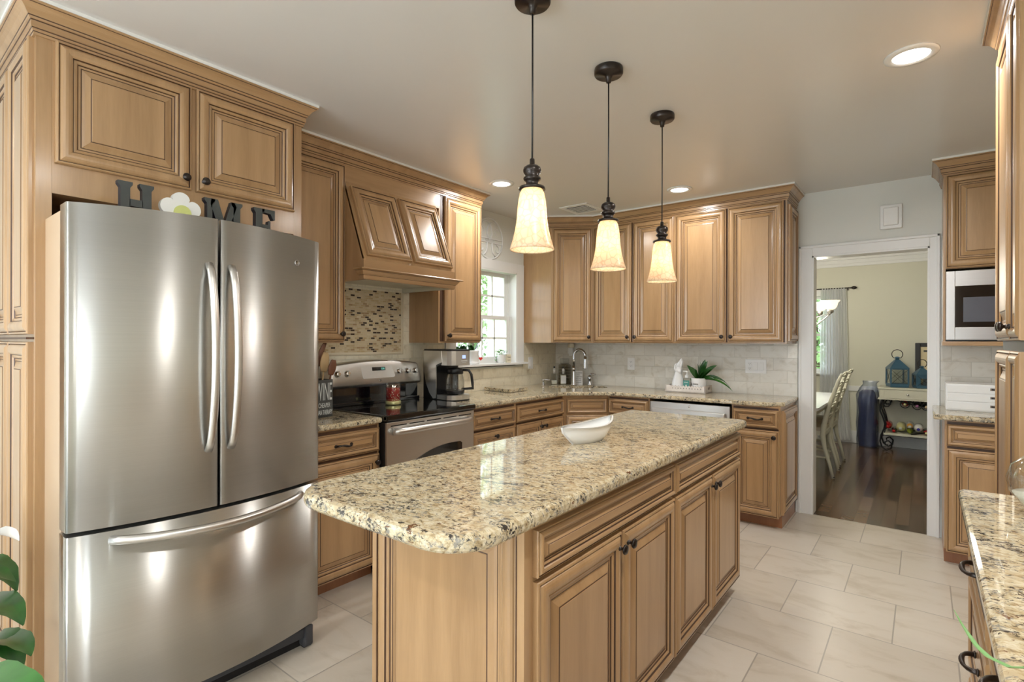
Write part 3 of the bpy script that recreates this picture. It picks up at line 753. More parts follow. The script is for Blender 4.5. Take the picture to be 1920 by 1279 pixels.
# ------------------------------------------------------------------ right side of the doorway
XR = .100
t = base_cabinet('maple base cabinet with drawer right of the doorway', (XR, YF+.004, 0), 0, .76, YB-YF-.012, kn='R')
t = thing('microwave_cabinet', 'upper maple cabinet with a microwave shelf right of the doorway', 'cabinet', (XR-.004, YU, 0), 0)
MB().box((0, 0, 1.838), (.76, YB-YU-.002, ZU1), 'maple', .001).build('carcass', t)
MB().box((0, 0, 1.37), (.012, YB-YU-.002, 1.838), 'maple').box((.748, 0, 1.37), (.76, YB-YU-.002, 1.838), 'maple').build('side_panel', t)
MB().box((-.004, -.02, 1.345), (.764, YB-YU-.002, 1.372), 'maple_h', .003).build('shelf', t)
door(t, .012, .375, 1.842, ZU1-.012, 'Rb'); door(t, .383, .75, 1.842, ZU1-.012, 'Lb')
crown([(XR-.004, YB-.001), (XR-.004, YU), (.86, YU)], 'maple crown moulding above the microwave cabinet', 1)
t = thing('microwave', 'stainless steel built-in microwave oven with dark window', 'microwave', (XR+.010, YU-.004, 1.374), 0)
MB().box((0, .02, .002), (.730, .32, .45), 'black_plastic').build('case', t)
f = MB()
for (a, b, c_, d) in ((0, .045, .008, .448), (.685, .73, .008, .448), (.045, .685, .008, .088), (.045, .685, .350, .448)): f.box((a, -.006, c_), (b, .02, d), 'stainless_mid', .002)
f.build('trim_frame', t)
dr_ = MB().box((.045, -.002, .088), (.685, .02, .350), 'black_gloss').build('door', t)
MB().box((.085, -.004, .122), (.46, 0, .278), 'smoky_panel').build('window', dr_)
# near right tall cabinet
t = thing('tall_pantry_cabinet', 'tall maple pantry cabinet at the right edge behind the granite counter', 'cabinet', (.235, 2.712, 0), -PI/2)
carcass(t, .60, .635, .10, 2.4525)
for (a, b, kn) in ((.004, .385, 'R'), (.392, .596, 'L')):
    door(t, a, b, 1.372, 2.44, kn+'b'); door(t, a, b, .10, 1.338, kn+'t' if kn == 'X' else None)
crown([(.872, 2.713), (.235, 2.713), (.235, 2.112)], 'maple crown moulding on the tall pantry cabinet', 1)
# near right base cabinets with pulls
for k, (y1, w, lab) in enumerate(((2.075, .60, 'maple drawer base under the right counter, far end'), (1.473, .60, 'maple drawer base under the right counter, middle'), (.871, .60, 'maple drawer base under the right counter, nearest to the camera'))):
    t = thing('drawer_base_cabinet', lab, 'cabinet', (.128, y1, 0), -PI/2)
    carcass(t, w, .74, .10, .8945)
    for (z0, z1) in ((.09, .395), (.405, .70), (.712, .868)): drawer(t, .006, w-.006, z0, z1)
# ------------------------------------------------------------------ counters
def inset(poly, d):
    n = len(poly); out = []
    ar = sum(poly[i][0]*poly[(i+1) % n][1]-poly[(i+1) % n][0]*poly[i][1] for i in range(n)); sg = 1 if ar > 0 else -1
    for i in range(n):
        p0, p1, p2 = [Vector(poly[j % n]) for j in (i-1, i, i+1)]
        a = (p1-p0).normalized(); b = (p2-p1).normalized()
        na, nb = Vector((-a.y, a.x))*sg, Vector((-b.y, b.x))*sg; s = na+nb
        s = s.normalized()/max(.35, s.normalized().dot(na)) if s.length > 1e-6 else na
        out.append(tuple(p1+s*d))
    return out
def rounded(poly, rads, n=8):
    out = []; N = len(poly)
    for i in range(N):
        r = rads[i] if isinstance(rads, (list, tuple)) else rads
        p0, p1, p2 = [Vector(poly[j % N]) for j in (i-1, i, i+1)]
        if r <= 0: out.append(tuple(p1)); continue
        a = (p0-p1).normalized(); b = (p2-p1).normalized(); th = a.angle(b); L = r/math.tan(th/2)
        s, e = p1+a*L, p1+b*L; cc = p1+(a+b).normalized()*(r/math.sin(th/2))
        a0 = math.atan2(*(s-cc).yx); a1 = math.atan2(*(e-cc).yx); da = (a1-a0+PI) % (2*PI)-PI
        for k in range(n+1): out.append((cc.x+r*math.cos(a0+da*k/n), cc.y+r*math.sin(a0+da*k/n)))
    return out
def slab(name, poly, z0, z1, label, mat='granite', hole=None, e=.010):
    mb = MB(); n = len(poly)
    rings = [(inset(poly, e*.6), z0), (inset(poly, e*.15), z0+e*.5), (poly, z0+e), (poly, z1-e), (inset(poly, e*.3), z1-e*.35), (inset(poly, e), z1)]
    vs = []
    for pl, z in rings: vs += [(x, y, z) for x, y in pl]
    ar = sum(poly[i][0]*poly[(i+1) % n][1]-poly[(i+1) % n][0]*poly[i][1] for i in range(n))
    fs = [(k*n+i, k*n+(i+1) % n, (k+1)*n+(i+1) % n, (k+1)*n+i) for k in range(5) for i in range(n)]
    if ar < 0: fs = [f[::-1] for f in fs]
    if not hole:
        tp = [5*n+i for i in range(n)]; bt = list(range(n))[::-1]
        if ar < 0: tp.reverse(); bt.reverse()
        mb.add(vs, fs+[tp, bt], mat)
    else:
        mb.add(vs, fs, mat)
        for z, pl, up in ((z1, rings[5][0], 1), (z0, rings[0][0], -1)):
            bm = bmesh.new(); es = []
            for lp in (pl, hole):
                vv = [bm.verts.new((x, y, z)) for x, y in lp]; es += [bm.edges.new((vv[i], vv[(i+1) % len(vv)])) for i in range(len(vv))]
            bmesh.ops.triangle_fill(bm, edges=es, use_beauty=True, use_dissolve=False, normal=(0, 0, up))
            bm.verts.index_update(); bmesh.ops.recalc_face_normals(bm, faces=bm.faces[:])
            ff = [[v.index for v in f.verts] for f in bm.faces]; nz = [f.normal.z for f in bm.faces]
            ff = [f if q*up > 0 else f[::-1] for f, q in zip(ff, nz)]
            mb.add([v.co for v in bm.verts], ff, mat); bm.free()
        h = len(hole); vs = [(x, y, z0) for x, y in hole]+[(x, y, z1) for x, y in hole]
        mb.add(vs, [(i, h+i, h+(i+1) % h, (i+1) % h) for i in range(h)], mat)
    return mb.build(name, label=label, cat='countertop')
Z0, Z1 = .8945, .9255
slab('countertop', [(XL+.012, 1.430), (-2.456, 1.430), (-2.456, 1.925), (XL+.012, 1.925)], Z0, Z1, 'short granite countertop between refrigerator and stove')
# corner run with sink cut-out
sc = Vector((-2.640, 4.395)); e1 = Vector((.76, .65)).normalized(); e2 = Vector((-e1.y, e1.x))
hole = []
for i in range(36):
    a = 2*PI*i/36; ca, sa = math.cos(a), math.sin(a)
    q = sc+e1*(.285*math.copysign(abs(ca)**.6, ca))+e2*(.150*math.copysign(abs(sa)**.6, sa)); hole.append((q.x, q.y))
poly = [(XL+.012, 2.690), (-2.456, 2.690), (-2.456, 3.80), (-2.440, 3.875), (-2.190, 4.105), (-2.110, 4.145), (-.905, 4.145), (-.795, 4.235), (-.795, YB-.011), (XL+.012, YB-.011)]
slab('countertop', poly, Z0, Z1, 'long granite countertop wrapping the corner from stove to doorway', hole=hole)
t = thing('kitchen_sink', 'undermount steel sink set in the corner granite', 'sink', (0, 0, 0))
mb = MB(); hs = inset(hole, -.008); h2 = inset(hole, .02); h = len(hole)
vs = [(x, y, Z0-.002) for x, y in hs]+[(x, y, Z0-.17) for x, y in hole]+[(x, y, Z0-.19) for x, y in h2]
mb.add(vs, [(k*h+i, k*h+(i+1) % h, (k+1)*h+(i+1) % h, (k+1)*h+i)[::-1] for k in (0, 1) for i in range(h)]+[[2*h+i for i in range(h)]], 'stainless_dark', True); mb.build('bowl', t)
slab('countertop', [(.045, 4.135), (.86, 4.135), (.86, YB-.011), (.045, YB-.011)], Z0, Z1, 'granite countertop right of the doorway below the microwave')
slab('countertop', rounded([(.0815, -.6), (.872, -.6), (.872, 2.088), (.0815, 2.088)], [0, 0, 0, .02]), Z0, Z1, 'granite countertop in the near right corner of the picture')
# ------------------------------------------------------------------ island
IX0, IX1, IY0, IY1, IZ = -1.446, -.756, .792, 3.053, .941
t = thing('kitchen_island', 'long maple kitchen island with panelled end, drawers and four doors', 'kitchen island', (-.805, 1.100, 0), PI/2)
IL = 1.935; IDp = .612
MB().box((0, 0, .10), (IL, IDp, .898), 'maple', .001).build('carcass', t)
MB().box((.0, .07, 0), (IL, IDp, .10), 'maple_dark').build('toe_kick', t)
for (a, b) in ((.018, .972), (.984, 1.922)): drawer(t, a, b, .748, .872, None)
for (a, b, k) in ((.018, .500, 'R'), (.510, .972, 'L'), (.984, 1.446, 'R'), (1.454, 1.922, 'L')): door(t, a, b, .088, .735, k+'t')
# end panel with stiles (faces the camera)
mb = MB()
W_ = IDp
EP = front_mesh(W_-.03, .80); o = EP.build('end_panel', t); o.location = (-.0, W_-.006, .09); o.rotation_euler = (0, 0, -PI/2)
mb = MB().box((-.024, -.004, .0), (.004, .020, .898), 'maple', .001).box((-.024, W_-.02, 0), (.004, W_+.003, .898), 'maple', .001).box((-.020, .02, 0), (0, W_-.02, .095), 'maple_h', .001)
for y in (.0195, W_-.0225): mb.box((-.0255, y, 0), (-.022, y+.003, .898), 'glaze')
mb.build('corner_stile', t)
slab('countertop', rounded([(IX0, IY0), (IX1, IY0), (IX1, IY1), (IX0, IY1)], [.13, .13, .03, .03], 10), .900, IZ, 'large granite island countertop with rounded corners', e=.014)
# ------------------------------------------------------------------ ceiling fixtures
def pendant(x, y, label, zb=1.677):
    t = thing('pendant_lamp', label, 'pendant lamp', (x, y, ZC), 0, 'pendant lamps over the island')
    z = zb-ZC
    MB().lathe([(0, 0), (.060, 0), (.062, -.006), (.062, -.024), (.058, -.030), (.018, -.032), (.012, -.045), (.010, -.062), (0, -.064)][::-1], 'bronze', n=32).build('canopy', t)
    MB().tube([(0, 0, -.06), (.0008, 0, -.3), (0, 0, z+.26)], .0032, 'black_plastic', 8).build('cord', t)
    MB().lathe([(0, .208), (.046, .208), (.044, .216), (.024, .222), (.021, .228), (.021, .234), (.026, .238), (.030, .243), (.030, .248), (.022, .254), (.030, .266), (.0315, .274), (.029, .283), (.020, .290), (.009, .293), (.0085, .312), (.004, .316), (0, .316)], 'bronze', (0, 0, z), 28).build('holder', t)
    pr = [(.0745, 0), (.0765, .003), (.0725, .016), (.0655, .038), (.0580, .070), (.0525, .105), (.0500, .140), (.0470, .170), (.0420, .195), (.0350, .209), (.020, .212)]
    inn = [(r-.0035, zz+.001) for r, zz in pr[1:]][::-1]
    MB().lathe([(.020, .2085)]+inn[1:]+pr, 'alabaster', (0, 0, z), 40).build('glass_shade', t)
    MB().lathe([(0, .085), (.012, .087), (.022, .105), (.024, .125), (.018, .150), (.012, .165), (.012, .200), (0, .205)], 'bulb', (0, 0, z), 16).build('light_bulb', t)
    l = bpy.data.lights.new('pendant_light', 'POINT'); l.energy = PEND; l.color = (1, .86, .68); l.shadow_soft_size = .02
    o = bpy.data.objects.new('pendant_light', l); COL.objects.link(o); o.parent = t; o.location = (0, 0, z+.085)
PEND = 1.2
pendant(-1.060, 1.463, 'bronze pendant lamp with bell glass shade, nearest of the three')
pendant(-1.081, 2.055, 'bronze pendant lamp with bell glass shade, middle of the three')
pendant(-1.080, 2.647, 'bronze pendant lamp with bell glass shade, farthest of the three')
def downlight(x, y, label, e):
    t = thing('recessed_light', label, 'ceiling light', (x, y, ZC), 0, 'recessed ceiling lights')
    MB().lathe([(.063, .0), (.068, -.009), (.092, -.005), (.094, 0)], 'white_trim', n=32).build('trim_ring', t)
    MB().lathe([(0, -.006), (.035, -.006), (.064, -.004), (.064, 0)], 'lamp_lens', n=28).build('lens', t)
    l = bpy.data.lights.new('recessed_lamp', 'AREA'); l.shape = 'DISK'; l.size = .11; l.energy = e; l.color = (1, .985, .965); l.spread = 3.0
    o = bpy.data.objects.new('recessed_lamp', l); COL.objects.link(o); o.parent = t; o.location = (0, 0, -.012)
for x, y, k, lb in ((-2.50, 3.06, .85, 'lit recessed ceiling light in front of the window'), (-1.50, 4.02, .55, 'lit recessed ceiling light near the back wall cabinets'), (-.045, 2.72, 1.35, 'large lit recessed ceiling light toward the right of the picture')): downlight(x, y, lb, DL*k)
for x, y, lb in ((-.045, .85, 'lit recessed ceiling light above the near right counter edge'), (-.045, -1.0, 'added unseen ceiling light behind the camera, right side'), (-2.35, -1.0, 'added unseen ceiling light behind the camera, left side'), (-1.2, -1.9, 'added unseen ceiling light near the rear glass door')): downlight(x, y, lb, DL)  # those behind the camera are unseen and added for light
# air vent
t = thing('air_vent', 'white ceiling air vent between the window and the pendants', 'air vent', (-2.41, 4.075, ZC))
MB().box((-.14, -.15, -.006), (.14, -.105, 0), 'white_trim').box((-.14, .105, -.006), (.14, .15, 0), 'white_trim').box((-.14, -.105, -.006), (-.10, .105, 0), 'white_trim').box((.10, -.105, -.006), (.14, .105, 0), 'white_trim').build('frame', t)
MB().box((-.10, -.105, -.002), (.10, .105, 0), 'dark_gap').build('backing', t)
for i in range(7):
    y = -.09+i*.03; MB().box((-.10, y-.002, -.010), (.10, y+.009, -.008), 'white_trim').build('slat', t)
# chime box, outlets, switches
t = thing('door_chime', 'square white chime box on the wall above the doorway', 'chime', (-.193, YB, 2.283))
MB().box((-.066, -.035, -.088), (.066, 0, .088), 'white_plastic', .006).build('housing', t)
MB().box((-.045, -.052, -.066), (.045, -.033, .066), 'white_plastic', .008).build('cover', t)
def outlet(name, label, loc, rot, w, gangs):
    t = thing(name, label, 'outlet' if 'outlet' in name else 'switch', loc, rot)
    MB().box((-w/2, -.006, -.059), (w/2, 0, .059), 'white_plastic', .003).build('cover_plate', t)
    for k, g in enumerate(gangs):
        x = (k-(len(gangs)-1)/2)*.046
        if g == 's': MB().box((x-.016, -.010, -.033), (x+.016, -.005, .033), 'white_plastic', .002).build('rocker', t)
        else:
            mb = MB()
            for z in (.019, -.019):
                mb.box((x-.016, -.0085, z-.014), (x+.016, -.005, z+.014), 'white_plastic', .003)
                for s in (-.006, .006): mb.box((x+s-.001, -.009, z-.001), (x+s+.001, -.0082, z+.008), 'dark_gap')
                mb.box((x-.002, -.009, z-.009), (x+.002, -.0082, z-.005), 'dark_gap')
            mb.build('receptacle', t)
outlet('wall_outlet', 'white double outlet on the tile left of the tray', (-2.242, YB-.010, 1.150), 0, .075, ['o'])
outlet('outlet_and_switches', 'white plate with an outlet and two rocker switches beside the doorway', (-1.113, YB-.010, 1.160), 0, .165, ['o', 's', 's'])
outlet('light_switch', 'cream switch plate on the tile right of the window', (XL+.010, 4.285, 1.148), PI/2, .075, ['s'])
# oval monogram over the window
t = thing('monogram_wreath', 'white round metal letter monogram hanging above the window', 'wall decoration', (XL+.006, 3.655, 2.303), PI/2)
def arc(cx, cz, r, a0, a1, n=20, k=1.): return [(cx+r*math.cos(a0+(a1-a0)*i/n), 0, cz+r*k*math.sin(a0+(a1-a0)*i/n)) for i in range(n+1)]
def spiral(cx, cz, r0, r1, a0, a1, n=26): return [(cx+(r0+(r1-r0)*i/n)*math.cos(a0+(a1-a0)*i/n), 0, cz+(r0+(r1-r0)*i/n)*math.sin(a0+(a1-a0)*i/n)) for i in range(n+1)]
MB().tube(arc(0, 0, .186, 0, 2*PI, 48), .0075, 'white_trim', 8, cap=False, up=(0, 1, 0)).build('ring', t)
mb = MB()
for s in (-1, 1):
    mb.tube([(s*x, 0, z) for x, _, z in spiral(.110, .075, .012, .042, 0, 4.6)], .004, 'white_trim', 6, up=(0, 1, 0))
    mb.tube([(s*x, 0, z) for x, _, z in spiral(.105, -.095, .012, .045, PI, PI+4.9)], .006, 'white_trim', 6, up=(0, 1, 0))
    mb.tube([(s*x, 0, z) for x, z in ((.035, -.035), (.037, -.09), (.046, -.125), (.08, -.155))], .008, 'white_trim', 6, up=(0, 1, 0))
    mb.tube([(s*x, 0, z) for x, z in ((0, .14), (.028, .09), (.036, .04), (.012, -.01))], .007, 'white_trim', 6, up=(0, 1, 0))
    mb.tube([(s*x, 0, z) for x, _, z in arc(.05, .10, .055, PI*.9, PI*.1)], .004, 'white_trim', 6, up=(0, 1, 0))
mb.box((-.183, -.004, -.005), (.183, .004, .004), 'white_trim').box((-.183, -.004, -.040), (.183, .004, -.031), 'white_trim').build('scrollwork', t)
text('name_lettering', 'THE FAMILY', .026, 'white_trim', t, (0, -.003, -.030), (PI/2, 0, 0), .003, .9, 1, 'CENTER')
# ------------------------------------------------------------------ letters on the refrigerator
def letter(name, label, shape, x, y, ang=0, h=.150, dep=.028, mat='letter_grey', side='letter_edge', group='block letters on the refrigerator'):
    M = Matrix(((1, 0, 0, 0), (0, 0, 1, 0), (0, 1, 0, 0), (0, 0, 0, 1)))
    mb = MB()
    for pl in shape: mb.prism(pl, -dep/2, dep/2, mat, M=M, side=side)
    return mb.build(name, loc=(x, y, 1.7975), rot=PI/2+ang, label=label, cat='letter', group=group)
def rect(a, b, c_, d): return [(a, b), (c_, b), (c_, d), (a, d)]
SER = .018
def stem(x, w=.030, h=.150, sw=.046): 
    c_ = x+w/2; return [[(c_-sw/2, 0), (c_+sw/2, 0), (c_+sw/2, .010), (x+w, .022), (x+w, h-.022), (c_+sw/2, h-.010), (c_+sw/2, h), (c_-sw/2, h), (c_-sw/2, h-.010), (x, h-.022), (x, .022), (c_-sw/2, .010)]]
H = stem(.008)+stem(.076)+[rect(.036, .062, .078, .088)]
Mm = stem(.004, .020, sw=.040)+stem(.108, .028, sw=.046)+[[(.020, .150), (.046, .150), (.078, .038), (.068, .006), (.060, .006), (.016, .128)], [(.112, .150), (.122, .132), (.078, .010), (.066, .010), (.064, .03), (.100, .150)]]
Ee = stem(.008)+[[(.036, .150), (.094, .150), (.094, .108), (.086, .108), (.074, .132), (.036, .136)], [(.036, 0), (.096, 0), (.096, .044), (.088, .044), (.074, .018), (.036, .014)], [(.036, .068), (.062, .068), (.066, .052), (.074, .052), (.074, .100), (.066, .100), (.062, .082), (.036, .082)]]
LX = -2.315
letter('letter_h', 'dark grey block letter H standing on the refrigerator', H, LX, .620)
letter('letter_m', 'dark grey block letter M standing on the refrigerator', Mm, LX, .918)
letter('letter_e', 'dark grey block letter E standing on the refrigerator', Ee, LX, 1.112)
t = thing('flower_decoration', 'white wooden daisy with yellow centre standing on the refrigerator', 'decoration', (LX, .828, 1.7975), PI/2)
pl = []
for i in range(120):
    a = 2*PI*i/120; r = .048+.026*abs(math.cos(2.5*(a-PI/2)))**.55; pl.append((r*math.cos(a), .076+r*math.sin(a)))
Mz = Matrix(((1, 0, 0, 0), (0, 0, 1, 0), (0, 1, 0, 0), (0, 0, 0, 1)))
MB().prism(pl, -.010, .012, 'petal_white', M=Mz).build('petals', t)
o = MB().prism([(.031*math.cos(2*PI*i/40), .068+.031*math.sin(2*PI*i/40)) for i in range(40)], -.016, -.0105, 'yellow_paint', M=Mz).build('centre', t); o.location = (.004, 0, 0)
MB().box((-.03, -.012, 0), (.03, .02, .010), 'petal_white').build('foot', t)
# ------------------------------------------------------------------ range
SX, SY, SW = -2.430, 1.929, .754
t = thing('range_oven', 'stainless electric range with black glass cooktop and curved control panel', 'stove', (SX, SY, 0), PI/2)
MB().box((.002, .010, .03), (SW-.002, .655, .895), 'black_plastic', .003).build('case', t)
MB().box((0, -.012, .899), (SW, .60, .934), 'black_gloss', .006).box((.0, -.016, .903), (SW, .02, .936), 'black_gloss', .007).build('cooktop', t)
od = MB().box((.006, -.004, .262), (SW-.006, .03, .893), 'stainless', .004).build('oven_door', t)
mb = MB(); n = 22
pl = [(.135, .38)]+[(.135+(.48*i/n), .655+.055*math.sin(PI*(i/n)**.8)) for i in range(n+1)]+[(.615, .38)]
pl = [(.135, .38), (.615, .38), (.630, .40), (.630, .690), (.612, .702)]+[(.612-.455*i/n, .702+.010*math.sin(PI*i/n)-.085*(i/n)**2.2) for i in range(1, n)]+[(.150, .610), (.120, .58), (.120, .40)]
mb.prism(pl, -.008, -.004, 'black_gloss', M=Mz); mb.build('oven_window', od)
for i in range(5): MB().box((.035+i*.141, -.006, .868), (.035+i*.141+.118, 0, .874), 'dark_gap').build('vent_slot', od)
pts = [(.045+.664*i/20, -.012-.055*math.sin(PI*i/20)**.5, .838+.006*math.sin(PI*i/20)) for i in range(21)]
MB().tube(pts, [.019 if 0 < i < 20 else .021 for i in range(21)], 'stainless', 12, up=(0, 0, 1)).build('door_handle', od)
MB().box((.006, -.004, .085), (SW-.006, .03, .252), 'stainless', .004).build('storage_drawer', t)
MB().box((.02, .03, 0), (SW-.02, .08, .085), 'dark_gap').build('toe_kick', t)
bg = thing('backguard', None, None, (0, 0, 0)); bg.parent = t
MB().box((.004, .570, .934), (SW-.004, .66, 1.07), 'black_gloss', .002).box((.0, .55, .934), (SW, .60, .958), 'black_gloss', .004).build('splash_panel', t)
n = 16
mb = MB(); top = lambda x: 1.208+.024*math.sin(PI*max(0, min(1, (x-.03)/(SW-.06))))
vs = []
xs = [.0, .012]+[.03+(SW-.06)*i/n for i in range(n+1)]+[SW-.012, SW]
for x in xs:
    tp = top(x)-(.035 if x in (0., SW) else .012 if x in (.012, SW-.012) else 0)
    for (y, z) in ((.650, 1.052), (.560, 1.052), (.540, 1.062), (.533, 1.075), (.556, tp-.012), (.562, tp), (.650, tp)): vs.append((x, y, z))
m_ = 7; N_ = len(xs)
mb.add(vs, [(i*m_+k, (i+1)*m_+k, (i+1)*m_+k+1, i*m_+k+1) for i in range(N_-1) for k in range(m_-1)], 'stainless', True)
mb.f += [list(range(m_)), [(N_-1)*m_+k for k in range(m_)][::-1]]; mb.m += [0, 0]; mb.sm += [False, False]
bgo = mb.build('control_panel', t); bpy.data.objects.remove(bg)
rx_ = math.atan2(.023, .13)
def onpanel(x, z): return (x, .5335+(z-1.075)*.18, z)
for x in (.045, .118, .548, .628, .702):
    o = MB().lathe([(.021, 0), (.021, .006), (.0175, .010), (.016, .022), (.012, .024), (0, .024)], 'chrome_bright', n=24, M=Matrix.Rotation(PI/2, 4, 'X')).box((-.0045, -.030, -.019), (.0045, -.008, .019), 'chrome', .003).build('knob', bgo)
    o.location = onpanel(x, 1.147); o.rotation_euler = (-.18, 0, .0)
o = MB().prism([(.0, .0), (.255, .0), (.268, .012), (.245, .082), (.232, .088), (-.008, .088), (-.014, .080), (-.006, .006)], -.003, .001, 'stainless_bright', M=Mz).build('button_panel', bgo)
o.location = onpanel(.245, 1.108); o.rotation_euler = (-.18, 0, 0)
d = MB().box((.075, -.005, .052), (.185, -.002, .076), 'black_gloss').build('display', o)
text('clock_digits', '12:45', .020, 'lcd_green', d, (.148, -.0056, .057), (PI/2, 0, 0), .0003, .7)
o = MB().lathe([(.008, 0), (.008, .002), (0, .002)], 'stainless_dark', n=16, M=Matrix.Rotation(PI/2, 4, 'X')).build('emblem', bgo); o.location = onpanel(.380, 1.092)
# ------------------------------------------------------------------ candle
t = thing('jar_candle', 'red patterned glass jar candle standing on the cooktop', 'candle', (-2.835, 2.315, .9365))
MB().lathe([(.050, 0), (.052, .003), (.052, .020), (.050, .023), (0, .023)][::-1], 'brass_lid', n=32).build('lid_base', t)
MB().lathe([(0, .024), (.044, .024), (.047, .030), (.047, .108), (.0465, .112)], 'candle_label', n=32).build('label', t)
MB().lathe([(.0475, .024), (.048, .110), (.048, .138), (.046, .140), (.0445, .138), (.0445, .112)], 'clear_glass', n=32).build('glass', t)
MB().lathe([(.044, .108), (0, .112)], 'wax_pink', n=24).build('wax', t)
for x, y in ((.018, .0), (-.016, .01)): MB().lathe([(0, 0), (.003, .004), (0, .013)], 'flame', (x, y, .114), 8).build('flame', t)
# ------------------------------------------------------------------ coffee maker
t = thing('coffee_maker', 'stainless and black drip coffee maker on the counter by the window', 'coffee maker', (-2.78, 2.812, Z1+.001), PI/2-.12)
# local: front = -y, width x
W2 = .105
side = [(.20, .0), (.20, .375), (-.10, .375), (-.10, .268), (.03, .255), (.05, .20), (.05, .055), (-.075, .045), (-.105, .03), (-.105, 0)]
Mx = Matrix(((0, 0, 1, 0), (1, 0, 0, 0), (0, 1, 0, 0), (0, 0, 0, 1)))
MB().prism([(.045, .02), (.20, .0), (.20, .370), (-.02, .370), (-.03, .27), (.045, .25)], -W2, W2, 'black_plastic', M=Mx).build('rear_housing', t)
for sx in (-1, 1): MB().prism([(.196, .366), (-.02, .366), (-.03, .285), (.040, .262), (.040, .02), (.075, .012), (.12, .05), (.165, .12), (.19, .21)], sx*W2-.003, sx*W2+.003, 'stainless', M=Mx).build('side_shell', t)
fr = [(-W2, -.02), (-W2, -.085), (-W2+.02, -.115), (-W2+.05, -.128), (0, -.133), (W2-.05, -.128), (W2-.02, -.115), (W2, -.085), (W2, -.02)]
MB().prism(fr, .262, .366, 'stainless').build('brew_head', t)
MB().prism([(x*1.02, y*1.0) for x, y in fr[:]]+[(W2*1.02, .19), (-W2*1.02, .19)], .366, .378, 'black_plastic').build('lid', t)
MB().prism([(-W2, .19)]+[(x, y+.0) for x, y in fr]+[(W2, .19)], .0, .012, 'black_plastic').prism([(-W2, .03)]+fr+[(W2, .03)], .012, .045, 'stainless').build('base', t)
MB().box((.0, -.1345, .312), (.030, -.130, .336), 'lcd_blue').build('display', t)
MB().box((-.012, -.1335, .292), (.045, -.130, .297), 'white_plastic').box((.0, -.1335, .280), (.035, -.130, .284), 'white_plastic').build('buttons', t)
c_ = (0, -.048, .048)
car = MB().lathe([(0, .001), (.060, .001), (.066, .010), (.069, .060), (.066, .110), (.057, .145), (.053, .160), (.053, .165)], 'clear_glass', c_, 32).build('carafe', t)
MB().lathe([(.0675, .004), (.071, .020), (.071, .028)], 'black_plastic', c_, 32).lathe([(.057, .148), (.062, .152), (.060, .180), (.057, .190), (.02, .195), (0, .195)], 'black_plastic', c_, 32).build('carafe_lid', car)
MB().tube([(.050, -.075, .225), (.085, -.105, .222), (.100, -.118, .19), (.106, -.123, .13), (.108, -.124, .088), (.07, -.09, .085), (.045, -.07, .085)], [.009, .010, .010, .011, .012, .009, .008], 'black_plastic', 10).build('carafe_handle', car)
# ------------------------------------------------------------------ utensil crock
t = thing('utensil_box', 'dark wooden utensil box with white WINE lettering beside the refrigerator', 'utensil holder', (-2.77, 1.705, Z1), PI/2+.10)
mb = MB()
w = .062
mb.box((-w, -w, 0), (w, w, .010), 'box_dark')
for a in (((-w, -w), (w, -w+.008)), ((-w, w-.008), (w, w)), ((-w, -w+.008), (-w+.008, w-.008)), ((w-.008, -w+.008), (w, w-.008))): mb.box((a[0][0], a[0][1], 0), (a[1][0], a[1][1], .215), 'box_dark', .001)
mb.build('box', t)
text('lettering', 'WINE', .10, 'chalk', t, (-w+.006, -w-.0006, .098), (PI/2, 0, 0), .0005, .44, 1.45)
text('lettering', 'IS CHEAPER', .036, 'chalk', t, (-w+.006, -w-.0006, .056), (PI/2, 0, 0), .0005, .53, 1.05)
text('lettering', 'THAN THERAPY', .036, 'chalk', t, (-w+.006, -w-.0006, .016), (PI/2, 0, 0), .0005, .44, 1.05)
def utensil(name, lab, x, y, dx, dy, h, headw, headl, mat, curve=0):
    t = thing(name, lab, 'utensil', (0, 0, 0)); base = Vector((-2.77+x, 1.705+y, Z1+.014))
    d = Vector((dx, dy, 1)).normalized()
    MB().tube([base, base+d*(h-headl)], .005, mat, 8).build('handle', t)
    mb = MB(); p0 = base+d*(h-headl); pts = [p0+d*headl*i/8 for i in range(9)]
    pts = [p+Vector((0, curve*(i/8)**2, 0)) for i, p in enumerate(pts)]
    rr = [.006+(headw-.006)*math.sin(PI*min(1, .12+.80*i/8))**.7 for i in range(9)]
    mb.tube(pts, rr, mat, 12, flat=.25, up=(1, 0, .01)); mb.build('head', t)
utensil('wooden_spoon', 'pale wooden spoon leaning in the utensil box', .0, .01, .02, .12, .36, .030, .115, 'utensil_wood')
utensil('spatula', 'dark curved wooden spatula in the utensil box', -.03, -.01, -.05, .16, .42, .018, .14, 'utensil_dark', .03)
utensil('wooden_spoon', 'brown wooden spoon behind the pale one in the utensil box', .03, .02, .10, .16, .32, .026, .09, 'utensil_dark')
